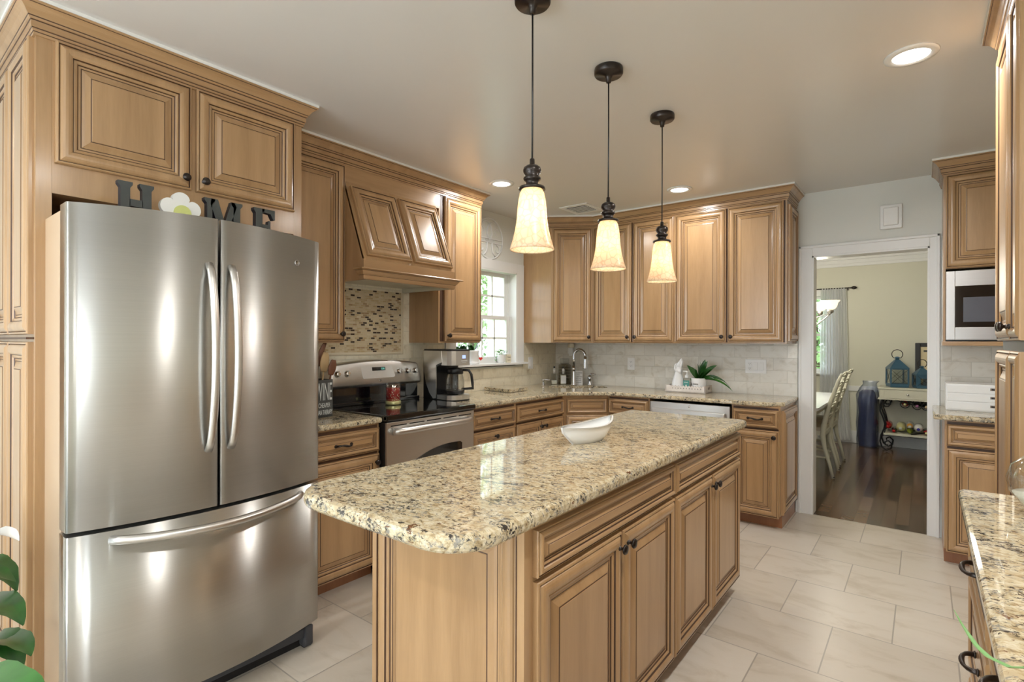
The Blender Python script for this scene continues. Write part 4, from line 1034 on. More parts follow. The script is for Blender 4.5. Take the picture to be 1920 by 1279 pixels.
# ------------------------------------------------------------------ counter things along the left wall
t = thing('granite_board', 'loose granite slab lying on the counter below the window', 'cutting board', (0, 0, Z1+.0005))
q = [(-3.100, 3.560), (-2.770, 3.500), (-2.790, 3.800), (-3.080, 3.850)]
MB().prism(q, .003, .030, 'granite').build('board', t)
mb = MB()
for x, y in ((-3.05, 3.60), (-2.82, 3.56), (-2.84, 3.76), (-3.04, 3.79)): MB().lathe([(.01, 0), (.01, .003)], 'rubber', (x, y, 0), 10).build('foot', t)
def leaf(mb, base, dirv, L, w, droop, mat, n=8, fold=.25, twist=0):
    d = Vector(dirv).normalized(); p = Vector(base); side = d.cross(Vector((0, 0, 1)))
    side = side.normalized() if side.length > .05 else Vector((1, 0, 0))
    if twist: side = Matrix.Rotation(twist, 3, d) @ side
    vs = []; step = L/n
    for i in range(n+1):
        s = i/n; ww = w*math.sin(PI*min(1, s*.93+.05))**.8 if i < n else 0.0005
        nrm = side.cross(d).normalized()
        vs += [p-side*ww+nrm*ww*fold, p.copy(), p+side*ww+nrm*ww*fold]
        d = (d+Vector((0, 0, -droop/n))).normalized(); p = p+d*step
    fs = []
    for i in range(n): a = i*3; fs += [(a, a+1, a+4, a+3), (a+1, a+2, a+5, a+4)]
    mb.add(vs, fs, mat, True)
    return p
ZS = WZ0+.0025
def pot(label, name, x, y, prof, mat, loc_z=ZS):
    t = thing(name, label, 'potted plant', (x, y, loc_z))
    inner = [(r-.004, z) for r, z in prof[::-1]][:2]
    MB().lathe([(0, 0)]+prof+[(prof[-1][0]-.005, prof[-1][1]), (prof[-1][0]-.006, prof[-1][1]-.012)], mat, n=32).build('pot', t)
    MB().lathe([(prof[-1][0]-.006, prof[-1][1]-.012), (0, prof[-1][1]-.008)], 'soil', n=20).build('soil', t)
    return t
random.seed(3)
t = pot('potted plant in a tapered white pot, left on the window sill', 'potted_plant', -3.135, 3.295, [(.040, 0), (.048, .002), (.052, .008), (.044, .012), (.056, .06), (.064, .11), (.065, .125)], 'white_ceramic')
mb = MB()
for i in range(30): a = random.uniform(0, 6.28); leaf(mb, (random.uniform(-.03, .03), random.uniform(-.03, .03), .115), (math.cos(a)*.7, math.sin(a)*.7, 1), random.uniform(.05, .085), .012, .6, 'green_leaf' if i % 3 else 'green_leaf_light', 5)
mb.build('leaves', t)
t = pot('potted plant in a white pot with a red heart, middle of the window sill', 'potted_plant', -3.135, 3.445, [(.050, 0), (.056, .004), (.056, .012), (.050, .016), (.054, .03), (.053, .105), (.056, .110), (.056, .118), (.052, .122)], 'white_ceramic')
mb = MB()
for i in range(14): a = random.uniform(0, 6.28); leaf(mb, (random.uniform(-.02, .02), random.uniform(-.02, .02), .112), (math.cos(a)*.6, math.sin(a)*.6, 1), random.uniform(.06, .10), .016, .7, 'green_leaf', 5)
for i in range(4): leaf(mb, (.0, .0, .112), (.05, .45+.12*i, 1-.1*i), .13-.012*i, .014, .5, 'green_leaf' if i else 'green_leaf_light', 6)
mb.build('leaves', t)
hp = []
for i in range(40): a = 2*PI*i/40; hp.append((.0011*16*math.sin(a)**3, .0011*(13*math.cos(a)-5*math.cos(2*a)-2*math.cos(3*a)-math.cos(4*a))))
o = MB().prism(hp, -.003, .003, 'red_heart', M=Mz).build('heart_ornament', t); o.location = (.045, .052, .048); o.rotation_euler = (0, 0, 1.0)
MB().tube([(.040, .040, .108), (.043, .048, .085), (.045, .052, .064)], .001, 'kraft', 6).build('string', t)
t = pot('trailing ivy in a white pot at the right end of the window sill', 'potted_plant', -3.145, 3.845, [(.030, 0), (.034, .006), (.042, .07), (.044, .078)], 'white_ceramic')
mb = MB()
for i in range(16): a = random.uniform(-2.6, 2.6)+PI/2; leaf(mb, (random.uniform(-.03, .03), random.uniform(-.04, .04), .075+random.uniform(0, .04)), (math.cos(a)*.9, math.sin(a)*.9, .6), random.uniform(.035, .055), .018, .9, 'green_leaf_light', 5)
mb.tube([(0, -.02, .08), (.02, -.07, .085), (.03, -.10, .06), (.03, -.105, .02)], .0015, 'green_leaf_light', 6)
for p in ((.02, -.08, .085), (.03, -.10, .06), (.03, -.105, .03)): leaf(mb, p, (.4, -.6, .3), .035, .013, 1, 'green_leaf_light', 4)
mb.build('leaves', t)
t = thing('gift_tag_box', 'small kraft paper tag box with black script beside the ivy', 'box', (-3.10, 3.905, ZS), PI/2-.25)
MB().box((-.026, -.008, 0), (.026, .014, .078), 'kraft_pale', .001).build('box', t)
text('lettering', 'I love', .020, 'ink', t, (0, -.0085, .045), (PI/2, 0, 0), .0003, .9, 1.2, 'CENTER')
text('lettering', 'home', .016, 'ink', t, (0, -.0085, .020), (PI/2, 0, 0), .0003, .9, 1, 'CENTER')
# ------------------------------------------------------------------ sink corner
FD = Vector((-.6, .79)).normalized()  # direction toward the corner
fp = sc+e2*.205
t = thing('kitchen_faucet', 'tall gooseneck pull-down chrome faucet behind the corner sink', 'faucet', (fp.x, fp.y, Z1), rt)
MB().lathe([(.030, 0), (.030, .006), (.026, .020), (.0215, .08), (.0185, .135), (.018, .150), (.0225, .155), (.0225, .170), (.017, .176), (.0155, .19)], 'chrome', n=24).build('body', t)
pts = [(0, 0, .185), (0, 0, .27)]+[(.062-.062*math.cos(PI*i/12), 0, .285+.072*math.sin(PI*i/12)) for i in range(13)]
MB().tube([(x*.8, -x*.6, z) for x, y, z in pts], [.0145]*len(pts), 'chrome', 14).build('neck', t)
MB().lathe([(.016, 0), (.0175, -.03), (.021, -.08), (.025, -.112), (.024, -.120), (0, -.120)][::-1], 'chrome', (.124*.8, -.124*.6, .285), 20).build('spray_head', t)
t = thing('faucet_lever', 'short chrome lever valve standing right of the faucet', 'faucet handle', tuple(sc+e2*.215+e1*.165)+(Z1,), rt)
MB().lathe([(.027, 0), (.027, .004), (.023, .01), (.023, .055), (.026, .062), (.025, .080), (.014, .098), (.010, .102), (0, .103)], 'chrome', n=24).build('body', t)
MB().tube([(0, 0, .098), (.01, 0, .112), (.035, 0, .112), (.060, 0, .108)], [.007, .010, .008, .006], 'chrome', 10).build('lever', t)
t = thing('soap_pump', 'low chrome soap dispenser spout left of the sink', 'soap pump', (-2.955, 4.275, Z1), rt)
MB().lathe([(.020, 0), (.019, .008), (.011, .020), (.010, .045), (.013, .052), (.013, .066), (.006, .070), (0, .070)], 'chrome', n=20).build('body', t)
MB().tube([(-.012, 0, .058), (.03, -.01, .062), (.060, -.02, .060), (.068, -.022, .054)], [.010, .009, .006, .005], 'chrome', 8).build('spout', t)
def soap(label, x, y, lab):
    t = thing('soap_bottle', label, 'soap bottle', (x, y, Z1), rt, 'soap bottles behind the sink')
    mb = MB().box((-.030, -.022, 0), (.030, .022, .110), 'clear_glass', .008)
    mb.build('bottle', t)
    MB().box((-.027, -.019, .004), (.027, .019, .040 if not lab else .095), 'soap_cream', .006).build('soap', t)
    if lab: MB().box((-.026, -.0235, .012), (.026, -.0222, .090), 'white_plastic').build('label', t)
    MB().lathe([(.012, .110), (.012, .128), (.013, .128), (.013, .158), (.006, .158), (.006, .166)], 'white_plastic', n=16).build('pump_collar', t)
    MB().lathe([(.009, .166), (.010, .172), (.009, .182), (0, .184)], 'black_plastic', n=14).build('pump_top', t)
soap('clear glass soap bottle with white pump, left of the pair behind the sink', -2.990, 4.525, False)
soap('white labelled soap bottle, right of the pair behind the sink', -2.905, 4.560, True)
t = thing('paper_towel_holder', 'ribbed dark glass canister with a white roll standing in the corner', 'canister', (-2.955, 4.668, Z1))
MB().lathe([(0, .001), (.062, .001), (.064, .006), (.064, .19), (.060, .198), (.045, .205)]+[], 'smoky_glass', n=36).build('jar', t)
MB().lathe([(.046, .205), (.047, .260), (.045, .262), (.0, .262)], 'clear_glass', n=28).build('neck', t)
for z in (.05, .08, .11, .14, .17): MB().lathe([(.0642, z-.003), (.0662, z), (.0642, z+.003)], 'smoky_glass', n=36).build('rib', t)
t = thing('air_freshener', 'small plug-in air freshener with white refill below the corner cabinet', 'air freshener', (-2.900, 4.705, 1.215), rt)
MB().lathe([(.020, 0), (.024, .01), (.026, .075), (.022, .085)], 'white_plastic', n=20).build('refill', t)
MB().lathe([(.030, .085), (.034, .09), (.034, .120), (.028, .136)], 'kraft_pale', n=20).build('cap', t)
MB().box((-.02, .02, .02), (.02, .06, .10), 'white_plastic', .004).build('plug', t)
fq = sc+e2*.262+e1*.055
t = thing('quote_sign', 'small white sign with rows of black text behind the faucet', 'sign', (fq.x, fq.y, Z1), rt-.1)
MB().box((-.044, -.006, 0), (.044, .006, .142), 'white_plastic', .002).build('board', t)
for i, s in enumerate(('LOVE GROWS', 'IN LITTLE', 'HOUSES WITH', 'FOUR LITTLE', 'WALLS AND', 'FEW ROOMS')):
    text('lettering', s, .0165, 'ink', t, (-.036, -.0065, .114-i*.0195), (PI/2, 0, 0), .0003, .70, 1)
# ------------------------------------------------------------------ tray on the back counter
TX, TY = -1.79, 4.47
t = thing('wooden_tray', 'whitewashed wooden tray with carved edge on the back counter', 'tray', (TX, TY, Z1+.001), .035)
mb = MB().box((0, 0, 0), (.345, .20, .010), 'driftwood')
mb.box((0, .188, 0), (.345, .20, .058), 'driftwood', .002)
MB.build(mb, 'base', t)
for x in (0, .333):
    mb = MB().box((x, 0, 0), (x+.012, .20, .030), 'driftwood', .001).box((x, 0, .03), (x+.012, .07, .062), 'driftwood', .001).box((x, .13, .03), (x+.012, .20, .062), 'driftwood', .001).box((x, .06, .05), (x+.012, .14, .062), 'driftwood', .001)
    mb.build('end_panel', t)
pl = [(0, 0), (.345, 0), (.345, .060), (.325, .062)]
for i in range(12): pl += [(.315-i*.024, .050), (.303-i*.024, .062)]
pl += [(0, .060)]
MB().prism(pl, 0, .012, 'driftwood', M=Mz).build('front_rail', t)
mb = MB()
for i in range(11):
    x = .306-i*.024; mb.prism([(x-.005, .034), (x+.005, .034), (x, .042)], -.0015, 0, 'box_dark', M=Mz)
mb.build('carved_notches', t)
HP = (TX+.085, TY+.085)
t = thing('praying_hands_statue', 'white ceramic praying hands figurine on the tray', 'figurine', (HP[0], HP[1], Z1+.0115), .05); t.scale = (1.1, 1.1, 1.12)
mb = MB().lathe([(.052, 0), (.056, .012), (.054, .04), (.044, .085), (.034, .115), (.0275, .135), (.0255, .150)], 'white_ceramic', n=28, sy=.85)
mb.build('cuffs', t)
mb = MB()
for s in (-1, 1):   # two palms pressed together, tilted a little to the right
    mb.tube([(.002, s*.010, .13), (.006, s*.012, .155), (.010, s*.011, .185)], [.024, .026, .022], 'white_ceramic', 12, flat=.45, up=(0, 1, 0))
    for k, (dx, L) in enumerate(((-.018, .052), (-.006, .066), (.006, .070), (.017, .058))):
        b0 = Vector((.008+dx, s*.009, .182)); L *= 1
        mb.tube([b0, b0+Vector((.005, -s*.001, L*.45)), b0+Vector((.012-dx*.3, -s*.004, L*.8)), b0+Vector((.016-dx*.5, -s*.005, L))], [.0072, .0066, .0055, .003], 'white_ceramic', 8)
    mb.tube([(-.016, s*.010, .150), (-.024, s*.012, .175), (-.020, s*.009, .200), (-.014, s*.005, .212)], [.009, .008, .0065, .004], 'white_ceramic', 8)
mb.build('hands', t)
t = thing('hand_soap_pump', 'clear pump bottle with teal label on the tray', 'soap bottle', (TX+.174, TY+.050, Z1+.0115), .06); t.scale = (1.05, 1, 1.18)
MB().box((-.027, -.018, 0), (.027, .018, .098), 'clear_glass', .008).build('bottle', t)
MB().box((-.024, -.015, .004), (.024, .015, .07), 'soap_cream', .004).build('soap', t)
MB().box((-.025, -.0195, .012), (.025, -.0182, .080), 'teal_label').build('label', t)
text('lettering', '&', .034, 'white_plastic', t, (0, -.0198, .026), (PI/2, 0, 0), .0003, 1, 1, 'CENTER')
text('lettering', 'SOAP', .012, 'white_plastic', t, (0, -.0198, .062), (PI/2, 0, 0), .0003, 1, 1, 'CENTER')
MB().lathe([(.014, .098), (.015, .100), (.015, .118), (.005, .120), (.005, .140), (.016, .142), (.015, .150), (0, .151)], 'white_plastic', n=16).tube([(0, 0, .146), (-.028, -.01, .145)], .005, 'white_plastic', 8).build('pump', t)
t = thing('sanitizer_bottle', 'clear bottle with light green cap on the tray', 'bottle', (TX+.190, TY+.150, Z1+.0115))
MB().lathe([(0, 0), (.022, 0), (.023, .004), (.023, .085), (.014, .094)], 'clear_glass', n=20).build('bottle', t)
MB().lathe([(.020, .090), (.021, .096), (.020, .108), (0, .110)], 'green_leaf_light', n=20).build('cap', t)
random.seed(12)
t = thing('potted_plant', 'leafy plant in a white pot with script lettering on the tray', 'potted plant', (TX+.266, TY+.082, Z1+.0115)); t.scale = (1.17, 1.17, 1.17)
MB().lathe([(0, 0), (.048, 0), (.050, .003), (.0545, .095), (.0545, .100), (.050, .100), (.049, .088)], 'white_ceramic', n=36).build('pot', t)
MB().lathe([(.049, .088), (0, .092)], 'soil', n=20).build('soil', t)
text('lettering', 'la bonne', .022, 'ink', t, (-.012, -.0535, .052), (PI/2, 0, -.22), .0003, .75, 1, 'CENTER')
text('lettering', 'graine', .020, 'ink', t, (-.010, -.0530, .030), (PI/2, 0, -.20), .0003, .75, 1, 'CENTER')
mb = MB()
for d, L, w, dr in (((-.5, -.1, 1), .125, .017, .4), ((-.75, 0, .8), .13, .011, -.4), ((-.35, -.2, 1), .11, .018, .5), ((-.1, .1, 1), .12, .017, .3), ((.15, -.2, 1), .14, .019, .3), ((.3, 0, 1), .15, .019, .5), ((.5, -.2, .9), .15, .019, .9), ((.6, -.1, 1), .17, .018, .8),
                   ((.85, 0, .75), .24, .014, 1.9), ((.2, .1, 1), .155, .016, .3), ((.7, -.2, .5), .13, .015, 1.1), ((1, -.1, .38), .25, .010, 1.25), ((.0, -.4, 1), .10, .017, .9), ((.35, -.35, .9), .10, .018, 1)):
    leaf(mb, (d[0]*.02, d[1]*.02, .088), d, L, w*1.15, dr, 'green_leaf' if random.random() < .6 else 'green_mid', 9, .35, random.uniform(.8, 1.5))
mb.build('leaves', t)
# ------------------------------------------------------------------ file drawers right of the doorway
t = thing('desk_drawers', 'white three-drawer paper organizer on the counter below the microwave', 'desk organizer', (.112, 4.450, Z1+.001))
MB().box((0, 0, 0), (.36, .25, .172), 'white_plastic', .002).build('case', t)
for k in range(3):
    d_ = MB().box((.008, -.004, .008+k*.054), (.352, .0, .056+k*.054), 'white_plastic', .0015).build('drawer', t)
    MB().box((.215, -.0055, .020+k*.054+.008), (.262, -.0035, .020+k*.054+.024), 'stainless_dark').box((.221, -.006, .031+k*.054), (.256, -.005, .040+k*.054), 'black_plastic').build('label_holder', d_)
# ------------------------------------------------------------------ dish on the island
t = thing('ceramic_dish', 'white boat-shaped ceramic dish on the island countertop', 'dish', (-1.125, 1.965, IZ+.0005), PI/2-.14)
n = 28; mb = MB()
def boat(s, k):   # s along length -1..1 ; returns half width and rim height
    return (.058*(1-abs(s)**2.2)+.004)*k
vs = []; Ls = [-1+2*i/n for i in range(n+1)]
def section(s, off):
    rim = .068+.016*s*abs(s)*.6+.016*abs(s)**2; hl = .172-off; bl = .105-off
    w = (.060-off)*max(0, 1-abs(s)**2.3)+(.006 if off == 0 else .002); x = s*hl; xb = s*bl
    z0 = off*1.2
    return [(x, -w, rim), (x*.9+xb*.1, -w*.93, rim*.7), (xb*.6+x*.4, -w*.80, rim*.3+z0), (xb, -w*.6, z0), (xb, w*.6, z0), (xb*.6+x*.4, w*.80, rim*.3+z0), (x*.9+xb*.1, w*.93, rim*.7), (x, w, rim)]
for off in (0, .006):
    base = len(mb.v); vv = []
    for s in Ls: vv += section(s, off)
    fs = [(i*8+k, (i+1)*8+k, (i+1)*8+k+1, i*8+k+1) for i in range(n) for k in range(7)]
    if off: fs = [f[::-1] for f in fs]
    mb.add(vv, fs, 'white_ceramic', True)
N8 = (n+1)*8; k0 = mb.mi('white_ceramic')
for i in range(n):
    for k in (0, 7):
        f = [i*8+k, (i+1)*8+k, N8+(i+1)*8+k, N8+i*8+k]
        mb.f.append(f if k == 0 else f[::-1]); mb.m.append(k0); mb.sm.append(False)
for i in (0, n):
    for k in range(7): mb.f.append([i*8+k, i*8+k+1, N8+i*8+k+1, N8+i*8+k]); mb.m.append(k0); mb.sm.append(False)
mb.build('bowl', t)
# ------------------------------------------------------------------ glass vase and grass leaf on the right counter
t = thing('glass_decanter', 'round clear glass vase with a pale filling at the right picture edge', 'vase', (.262, 1.90, Z1+.0005))
MB().lathe([(0, 0), (.035, 0), (.060, .015), (.085, .05), (.092, .085), (.082, .12), (.055, .145), (.030, .158), (.024, .175), (.026, .20), (.034, .215)], 'clear_glass', n=40).build('body', t)
MB().lathe([(0, .004), (.034, .004), (.058, .019), (.080, .048), (0, .050)], 'soap_cream', n=32).build('filling', t)
t = thing('spider_plant', 'green grass-like plant whose long blade hangs over the right counter edge', 'potted plant', (.33, .72, Z1))
MB().lathe([(0, 0), (.055, 0), (.06, .004), (.075, .10), (.075, .108), (.070, .108), (.069, .095)], 'white_ceramic', n=32).build('pot', t)
MB().lathe([(.069, .095), (0, .1)], 'soil', n=20).build('soil', t)
def blade(mb, pts, w, mat):
    """strap leaf through points"""
    P = [Vector(p) for p in pts]; vs = []
    n = len(P)
    for i, p in enumerate(P):
        d = (P[min(i+1, n-1)]-P[max(i-1, 0)]).normalized(); s = d.cross(Vector((0, 0, 1))).normalized()
        ww = w*(1-(i/(n-1))**2.5)+.0004; up = s.cross(d)
        vs += [p-s*ww+up*ww*.4, p, p+s*ww+up*ww*.4]
    mb.add(vs, [f for i in range(n-1) for f in ((i*3, i*3+1, i*3+4, i*3+3), (i*3+1, i*3+2, i*3+5, i*3+4))], mat, True)
def bez(p0, p1, p2, n=14): return [((1-s)**2*Vector(p0)+2*s*(1-s)*Vector(p1)+s*s*Vector(p2)) for s in [i/n for i in range(n+1)]]
mb = MB()
o0 = Vector((.33, .72, Z1))
blade(mb, [Vector(p)-o0 for p in ((.32, .735, Z1+.10), (.26, .745, 1.060), (.19, .765, 1.062), (.13, .785, 1.035), (.095, .805, 1.008), (.077, .818, .996), (.061, .838, .992), (.052, .864, .990), (.046, .895, .989), (.040, .932, .987), (.034, .975, .986))], .0045, 'leaf_stem_green')
for a, L, h in ((.4, .16, .12), (1.2, .14, .15), (-.8, .15, .14), (-1.8, .12, .13), (3.4, .11, .13), (4.2, .12, .10)):
    blade(mb, bez((0, 0, .1), (math.cos(a)*L*.5, math.sin(a)*L*.5, .1+h), (math.cos(a)*L, math.sin(a)*L, .1+h*.4)), .0045, 'leaf_stem_green')
mb.build('leaves', t)
# ------------------------------------------------------------------ peace lily in the lower left corner
PX, PY = -2.20, .02
t = thing('peace_lily', 'peace lily with broad dark green leaves in the lower left corner', 'potted plant', (PX, PY, 0))
MB().lathe([(0, 0), (.11, 0), (.12, .01), (.16, .24), (.165, .26), (.150, .26), (.148, .235)], 'pot_terra', n=32).build('pot', t)
MB().lathe([(.148, .235), (0, .24)], 'soil', n=20).build('soil', t)
random.seed(5)
L0 = Vector((PX, PY, 0))
def pleaf(mb, p0, p1, p2, w, mat, n=14, fold=.25, wob=.05):
    P = bez(p0, p1, p2, n); P = [Vector(p)-L0 for p in P]; vs = []
    for i, p in enumerate(P):
        d = (P[min(i+1, n)]-P[max(i-1, 0)]).normalized(); sd = d.cross(Vector((0, 0, 1))); sd = sd.normalized() if sd.length > .1 else Vector((0, 1, 0))
        s_ = i/n; ww = w*math.sin(PI*min(1, .06+.94*s_**.8))**.75 if 0 < i < n else .001
        up = sd.cross(d).normalized(); r = math.sin(i*1.9)*w*wob
        vs += [p-sd*ww+up*(ww*fold+r), p-sd*ww*.5+up*(ww*fold*.4-r*.5), p, p+sd*ww*.5+up*(ww*fold*.4+r*.5), p+sd*ww+up*(ww*fold-r)]
    mb.add(vs, [(i*5+k, i*5+k+1, i*5+k+6, i*5+k+5) for i in range(n) for k in range(4)], mat, True)
    B = Vector((random.uniform(-.04, .04), random.uniform(-.04, .04), .23)); e = P[0]
    mb.tube([B, B.lerp(e, .5)+Vector((0, 0, .03)), e, P[2]], [.005, .004, .0035, .002], 'green_leaf_light', 6, cap=False)
mb = MB()
for p0, p1, p2, w, m_ in (((-2.38, .20, .60), (-2.32, .30, .72), (-2.245, .345, .575), .060, 'green_leaf'), ((-2.36, .22, .50), (-2.22, .30, .62), (-2.085, .335, .525), .055, 'green_leaf'),
        ((-2.33, .18, .62), (-2.26, .26, .70), (-2.17, .33, .63), .045, 'green_leaf'), ((-2.32, .25, .38), (-2.24, .31, .50), (-2.16, .345, .36), .058, 'green_leaf'),
        ((-2.30, .30, .42), (-2.20, .34, .46), (-2.10, .355, .42), .040, 'green_leaf'), ((-2.42, .10, .60), (-2.5, .18, .80), (-2.52, .30, .74), .05, 'green_leaf'),
        ((-2.25, -.1, .55), (-2.2, -.25, .72), (-2.1, -.38, .62), .055, 'green_leaf'), ((-2.05, -.06, .5), (-1.9, -.15, .66), (-1.75, -.2, .56), .055, 'green_leaf'),
        ((-2.4, -.05, .55), (-2.6, -.08, .72), (-2.75, -.1, .6), .055, 'green_leaf'), ((-2.24, .12, .68), (-2.20, .20, .84), (-2.32, .27, .86), .05, 'green_leaf'), ((-2.15, .31, .28), (-2.10, .34, .38), (-2.02, .36, .30), .04, 'green_leaf'),
        ((-1.86, .06, .47), (-1.66, .19, .665), (-1.435, .275, .575), .078, 'green_leaf2')):
    pleaf(mb, p0, p1, p2, w, m_.replace('leaf2', 'leaf_light2'))
mb.build('leaves', t)
mb = MB(); mb.tube([(0, 0, .25), (-.04, .15, .6), (-.10, .25, .735)], .003, 'green_leaf_light', 6)
pleaf(mb, (-2.33, .27, .73), (-2.27, .31, .775), (-2.185, .34, .748), .030, 'white_ceramic', 10, .6)
mb.build('flower', t)
# ------------------------------------------------------------------ dining room
YD = 8.5
t = thing('curtain', 'white sheer curtain panel beside the dining room window', 'curtain', (-.985, YD-.09, 0), 0)
mb = MB(); n = 96; vs = []
rows = [(2.105, .150, 1), (2.06, .152, 1), (1.6, .160, 1), (1.0, .165, 1), (.4, .175, 1), (.04, .205, 1)]
for z, hw, k in rows:
    for i in range(n+1):
        s = -1+2*i/n; vs.append((s*hw+.03*(2.1-z)*.25, .022*math.sin(i*.62)+.008*math.sin(i*1.7+z), z))
mb.add(vs, [(r*(n+1)+i, r*(n+1)+i+1, (r+1)*(n+1)+i+1, (r+1)*(n+1)+i) for r in range(len(rows)-1) for i in range(n)], 'sheer_fabric', True)
mb.build('panel', t)
t = thing('curtain_rod', 'dark curtain rod with a leaf finial above the dining window', 'curtain rod', (0, 0, 0))
MB().tube([(-2.55, YD-.09, 2.100), (-.79, YD-.09, 2.100)], .007, 'bronze', 8).build('rod', t)
MB().lathe([(0, 0), (.010, .004), (.008, .012), (.020, .03), (.024, .045), (.018, .065), (.006, .078), (0, .082)], 'bronze', n=14, M=Matrix.Translation((-.79, YD-.09, 2.10)) @ Matrix.Rotation(PI/2, 4, 'Y')).build('finial', t)
MB().box((-.825, YD-.09, 2.075), (-.815, YD, 2.10), 'bronze').build('bracket', t)
# chandelier
t = thing('chandelier', 'nickel chandelier with lit frosted glass bowls in the dining room', 'chandelier', (-1.02, 6.40, 0))
MB().tube([(0, 0, ZC), (0, 0, 1.62)], .008, 'brushed_nickel', 8).lathe([(0, 1.50), (.02, 1.52), (.035, 1.56), (.02, 1.60), (.012, 1.66), (.02, 1.72), (.01, 1.75)], 'brushed_nickel', n=16).lathe([(0, ZC-.02), (.06, ZC-.015), (.06, ZC)], 'brushed_nickel', n=20).build('stem', t)
for i in range(5):
    a = 2*PI*i/5-.18; c, s = math.cos(a), math.sin(a); R0 = .255
    arm = MB().tube([(0.02*c, .02*s, 1.54), (.10*c, .10*s, 1.53), (.19*c, .19*s, 1.60), (R0*c, R0*s, 1.66)], .006, 'brushed_nickel', 8).tube([(.02*c, .02*s, 1.72), (.10*c, .10*s, 1.62), (R0*c, R0*s, 1.665)], .004, 'brushed_nickel', 6).lathe([(.012, 1.66), (.028, 1.675), (.030, 1.70), (.02, 1.705)], 'brushed_nickel', (R0*c, R0*s, 0), 14).build('arm', t)
    MB().lathe([(.022, 1.705), (.045, 1.715), (.062, 1.740), (.070, 1.775), (.092, 1.798), (.089, 1.798), (.066, 1.776), (.058, 1.742), (.042, 1.719), (.0, 1.711)], 'frosted_bowl', (R0*c, R0*s, 0), 20).build('glass_shade', arm)
    MB().lathe([(0, 1.72), (.02, 1.735), (.024, 1.76), (.01, 1.785), (0, 1.787)], 'bulb', (R0*c, R0*s, 0), 10).build('light_bulb', arm)
l = bpy.data.lights.new('chandelier_light', 'POINT'); l.energy = 40; l.color = (1, .93, .80); l.shadow_soft_size = .2
o = bpy.data.objects.new('chandelier_light', l); COL.objects.link(o); o.parent = t; o.location = (0, 0, 1.92)
# table
t = thing('dining_table', 'white dining table with rounded corners seen through the doorway', 'table', (-1.36, 6.35, 0))
MB().prism(rounded([(-.60, -.95), (.60, -.95), (.60, .95), (-.60, .95)], .16, 8), .735, .762, 'table_white').prism(rounded([(-.585, -.935), (.585, -.935), (.585, .935), (-.585, .935)], .15, 8), .722, .735, 'cream_paint').build('tabletop', t)
MB().box((-.52, -.86, .64), (.52, .86, .722), 'cream_paint', .004).build('apron', t)
for sx in (-1, 1):
    for sy in (-1, 1): MB().lathe([(.022, 0), (.028, .03), (.020, .06), (.030, .30), (.036, .5), (.026, .56), (.038, .60), (.038, .722)], 'cream_paint', (sx*.47, sy*.80, 0), 16).build('leg', t)
# ladder-back chairs
def chair(label, x, y):
    """seat toward -x, back at +x side"""
    t = thing('dining_chair', label, 'chair', (x, y, 0), 0, 'cream ladder-back chairs at the dining table')
    # local: rear legs at x=0 , y=+-.215
    for sy in (-1, 1):
        pts = [(.030, .0), (.0, .14), (-.045, .30), (-.060, .42), (-.050, .52), (-.030, .62), (.000, .74), (.045, .88), (.075, .98), (.105, 1.04+.01)]
        rr = [.015, .016, .020, .026, .026, .023, .021, .019, .017, .013]
        MB().tube([(px, sy*.205, pz) for px, pz in pts], rr, 'cream_paint', 10, flat=1.1, up=(0, 1, 0)).build('rear_leg', t)
        MB().lathe([(.014, 0), (.016, .02)], 'rubber', (.030, sy*.205, 0), 10).build('foot_cap', t)
        MB().lathe([(.014, 0), (.020, .1), (.024, .28), (.018, .33), (.026, .36), (.026, .44)], 'cream_paint', (-.44, sy*.21, 0), 14).build('front_leg', t)
        MB().tube([(-.44, sy*.21, .20), (-.23, sy*.21, .205), (-.02, sy*.205, .20)], [.008, .012, .008], 'cream_paint', 8).build('stretcher', t)
    for z in (.16, .27): MB().tube([(-.44, -.20, z), (-.44, 0, z), (-.44, .20, z)], [.008, .013, .008], 'cream_paint', 8).build('stretcher', t)
    MB().prism(rounded([(-.47, -.235), (-.035, -.215), (-.035, .215), (-.47, .235)], .03, 4), .425, .465, 'cream_paint').build('seat_frame', t)
    MB().prism(rounded([(-.46, -.225), (-.05, -.205), (-.05, .205), (-.46, .225)], .05, 5), .462, .500, 'cushion').build('seat_cushion', t)
    # slats: wavy pierced ladder, each two curved bars joined
    def bx(z): 
        P = [(-.050, .52), (-.030, .62), (.000, .74), (.045, .88), (.075, .98), (.105, 1.05)]
        for (xa, za), (xb, zb) in zip(P, P[1:]):
            if za <= z <= zb: return xa+(xb-xa)*(z-za)/(zb-za)
        return P[-1][0]
    for z in (.60, .71, .82, .93, 1.03):
        mb = MB()
        for s in (-1, 1):
            pts = []
            for i in range(13):
                u = -1+2*i/12; zz = z+.016*math.cos(PI*u*.5)*1.2+s*.017*abs(math.sin(PI*u*1.0))
                pts.append((bx(min(1.05, zz))+.022*(1-u*u), u*.200, zz))
            mb.tube(pts, .0085, 'cream_paint', 6)
        mb.build('slat', t)
    return t
chair('cream ladder-back dining chair, nearest at the table side', -.745, 6.33)
chair('cream ladder-back dining chair, second along the table side', -.755, 6.95)
t = thing('upholstered_chair', 'beige upholstered dining chair at the far end of the table', 'chair', (-1.36, 7.55, 0))
MB().prism(rounded([(-.25, -.25), (.25, -.25), (.25, .20), (-.25, .20)], .05), .36, .48, 'cushion').build('seat', t)
o = MB().box((-.25, .16, .47), (.25, .24, .99), 'cushion', .03).build('backrest', t)
for sx in (-1, 1):
    for y in (-.2, .18): MB().lathe([(.014, 0), (.024, .36)], 'utensil_dark', (sx*.2, y, 0), 10).build('leg', t)
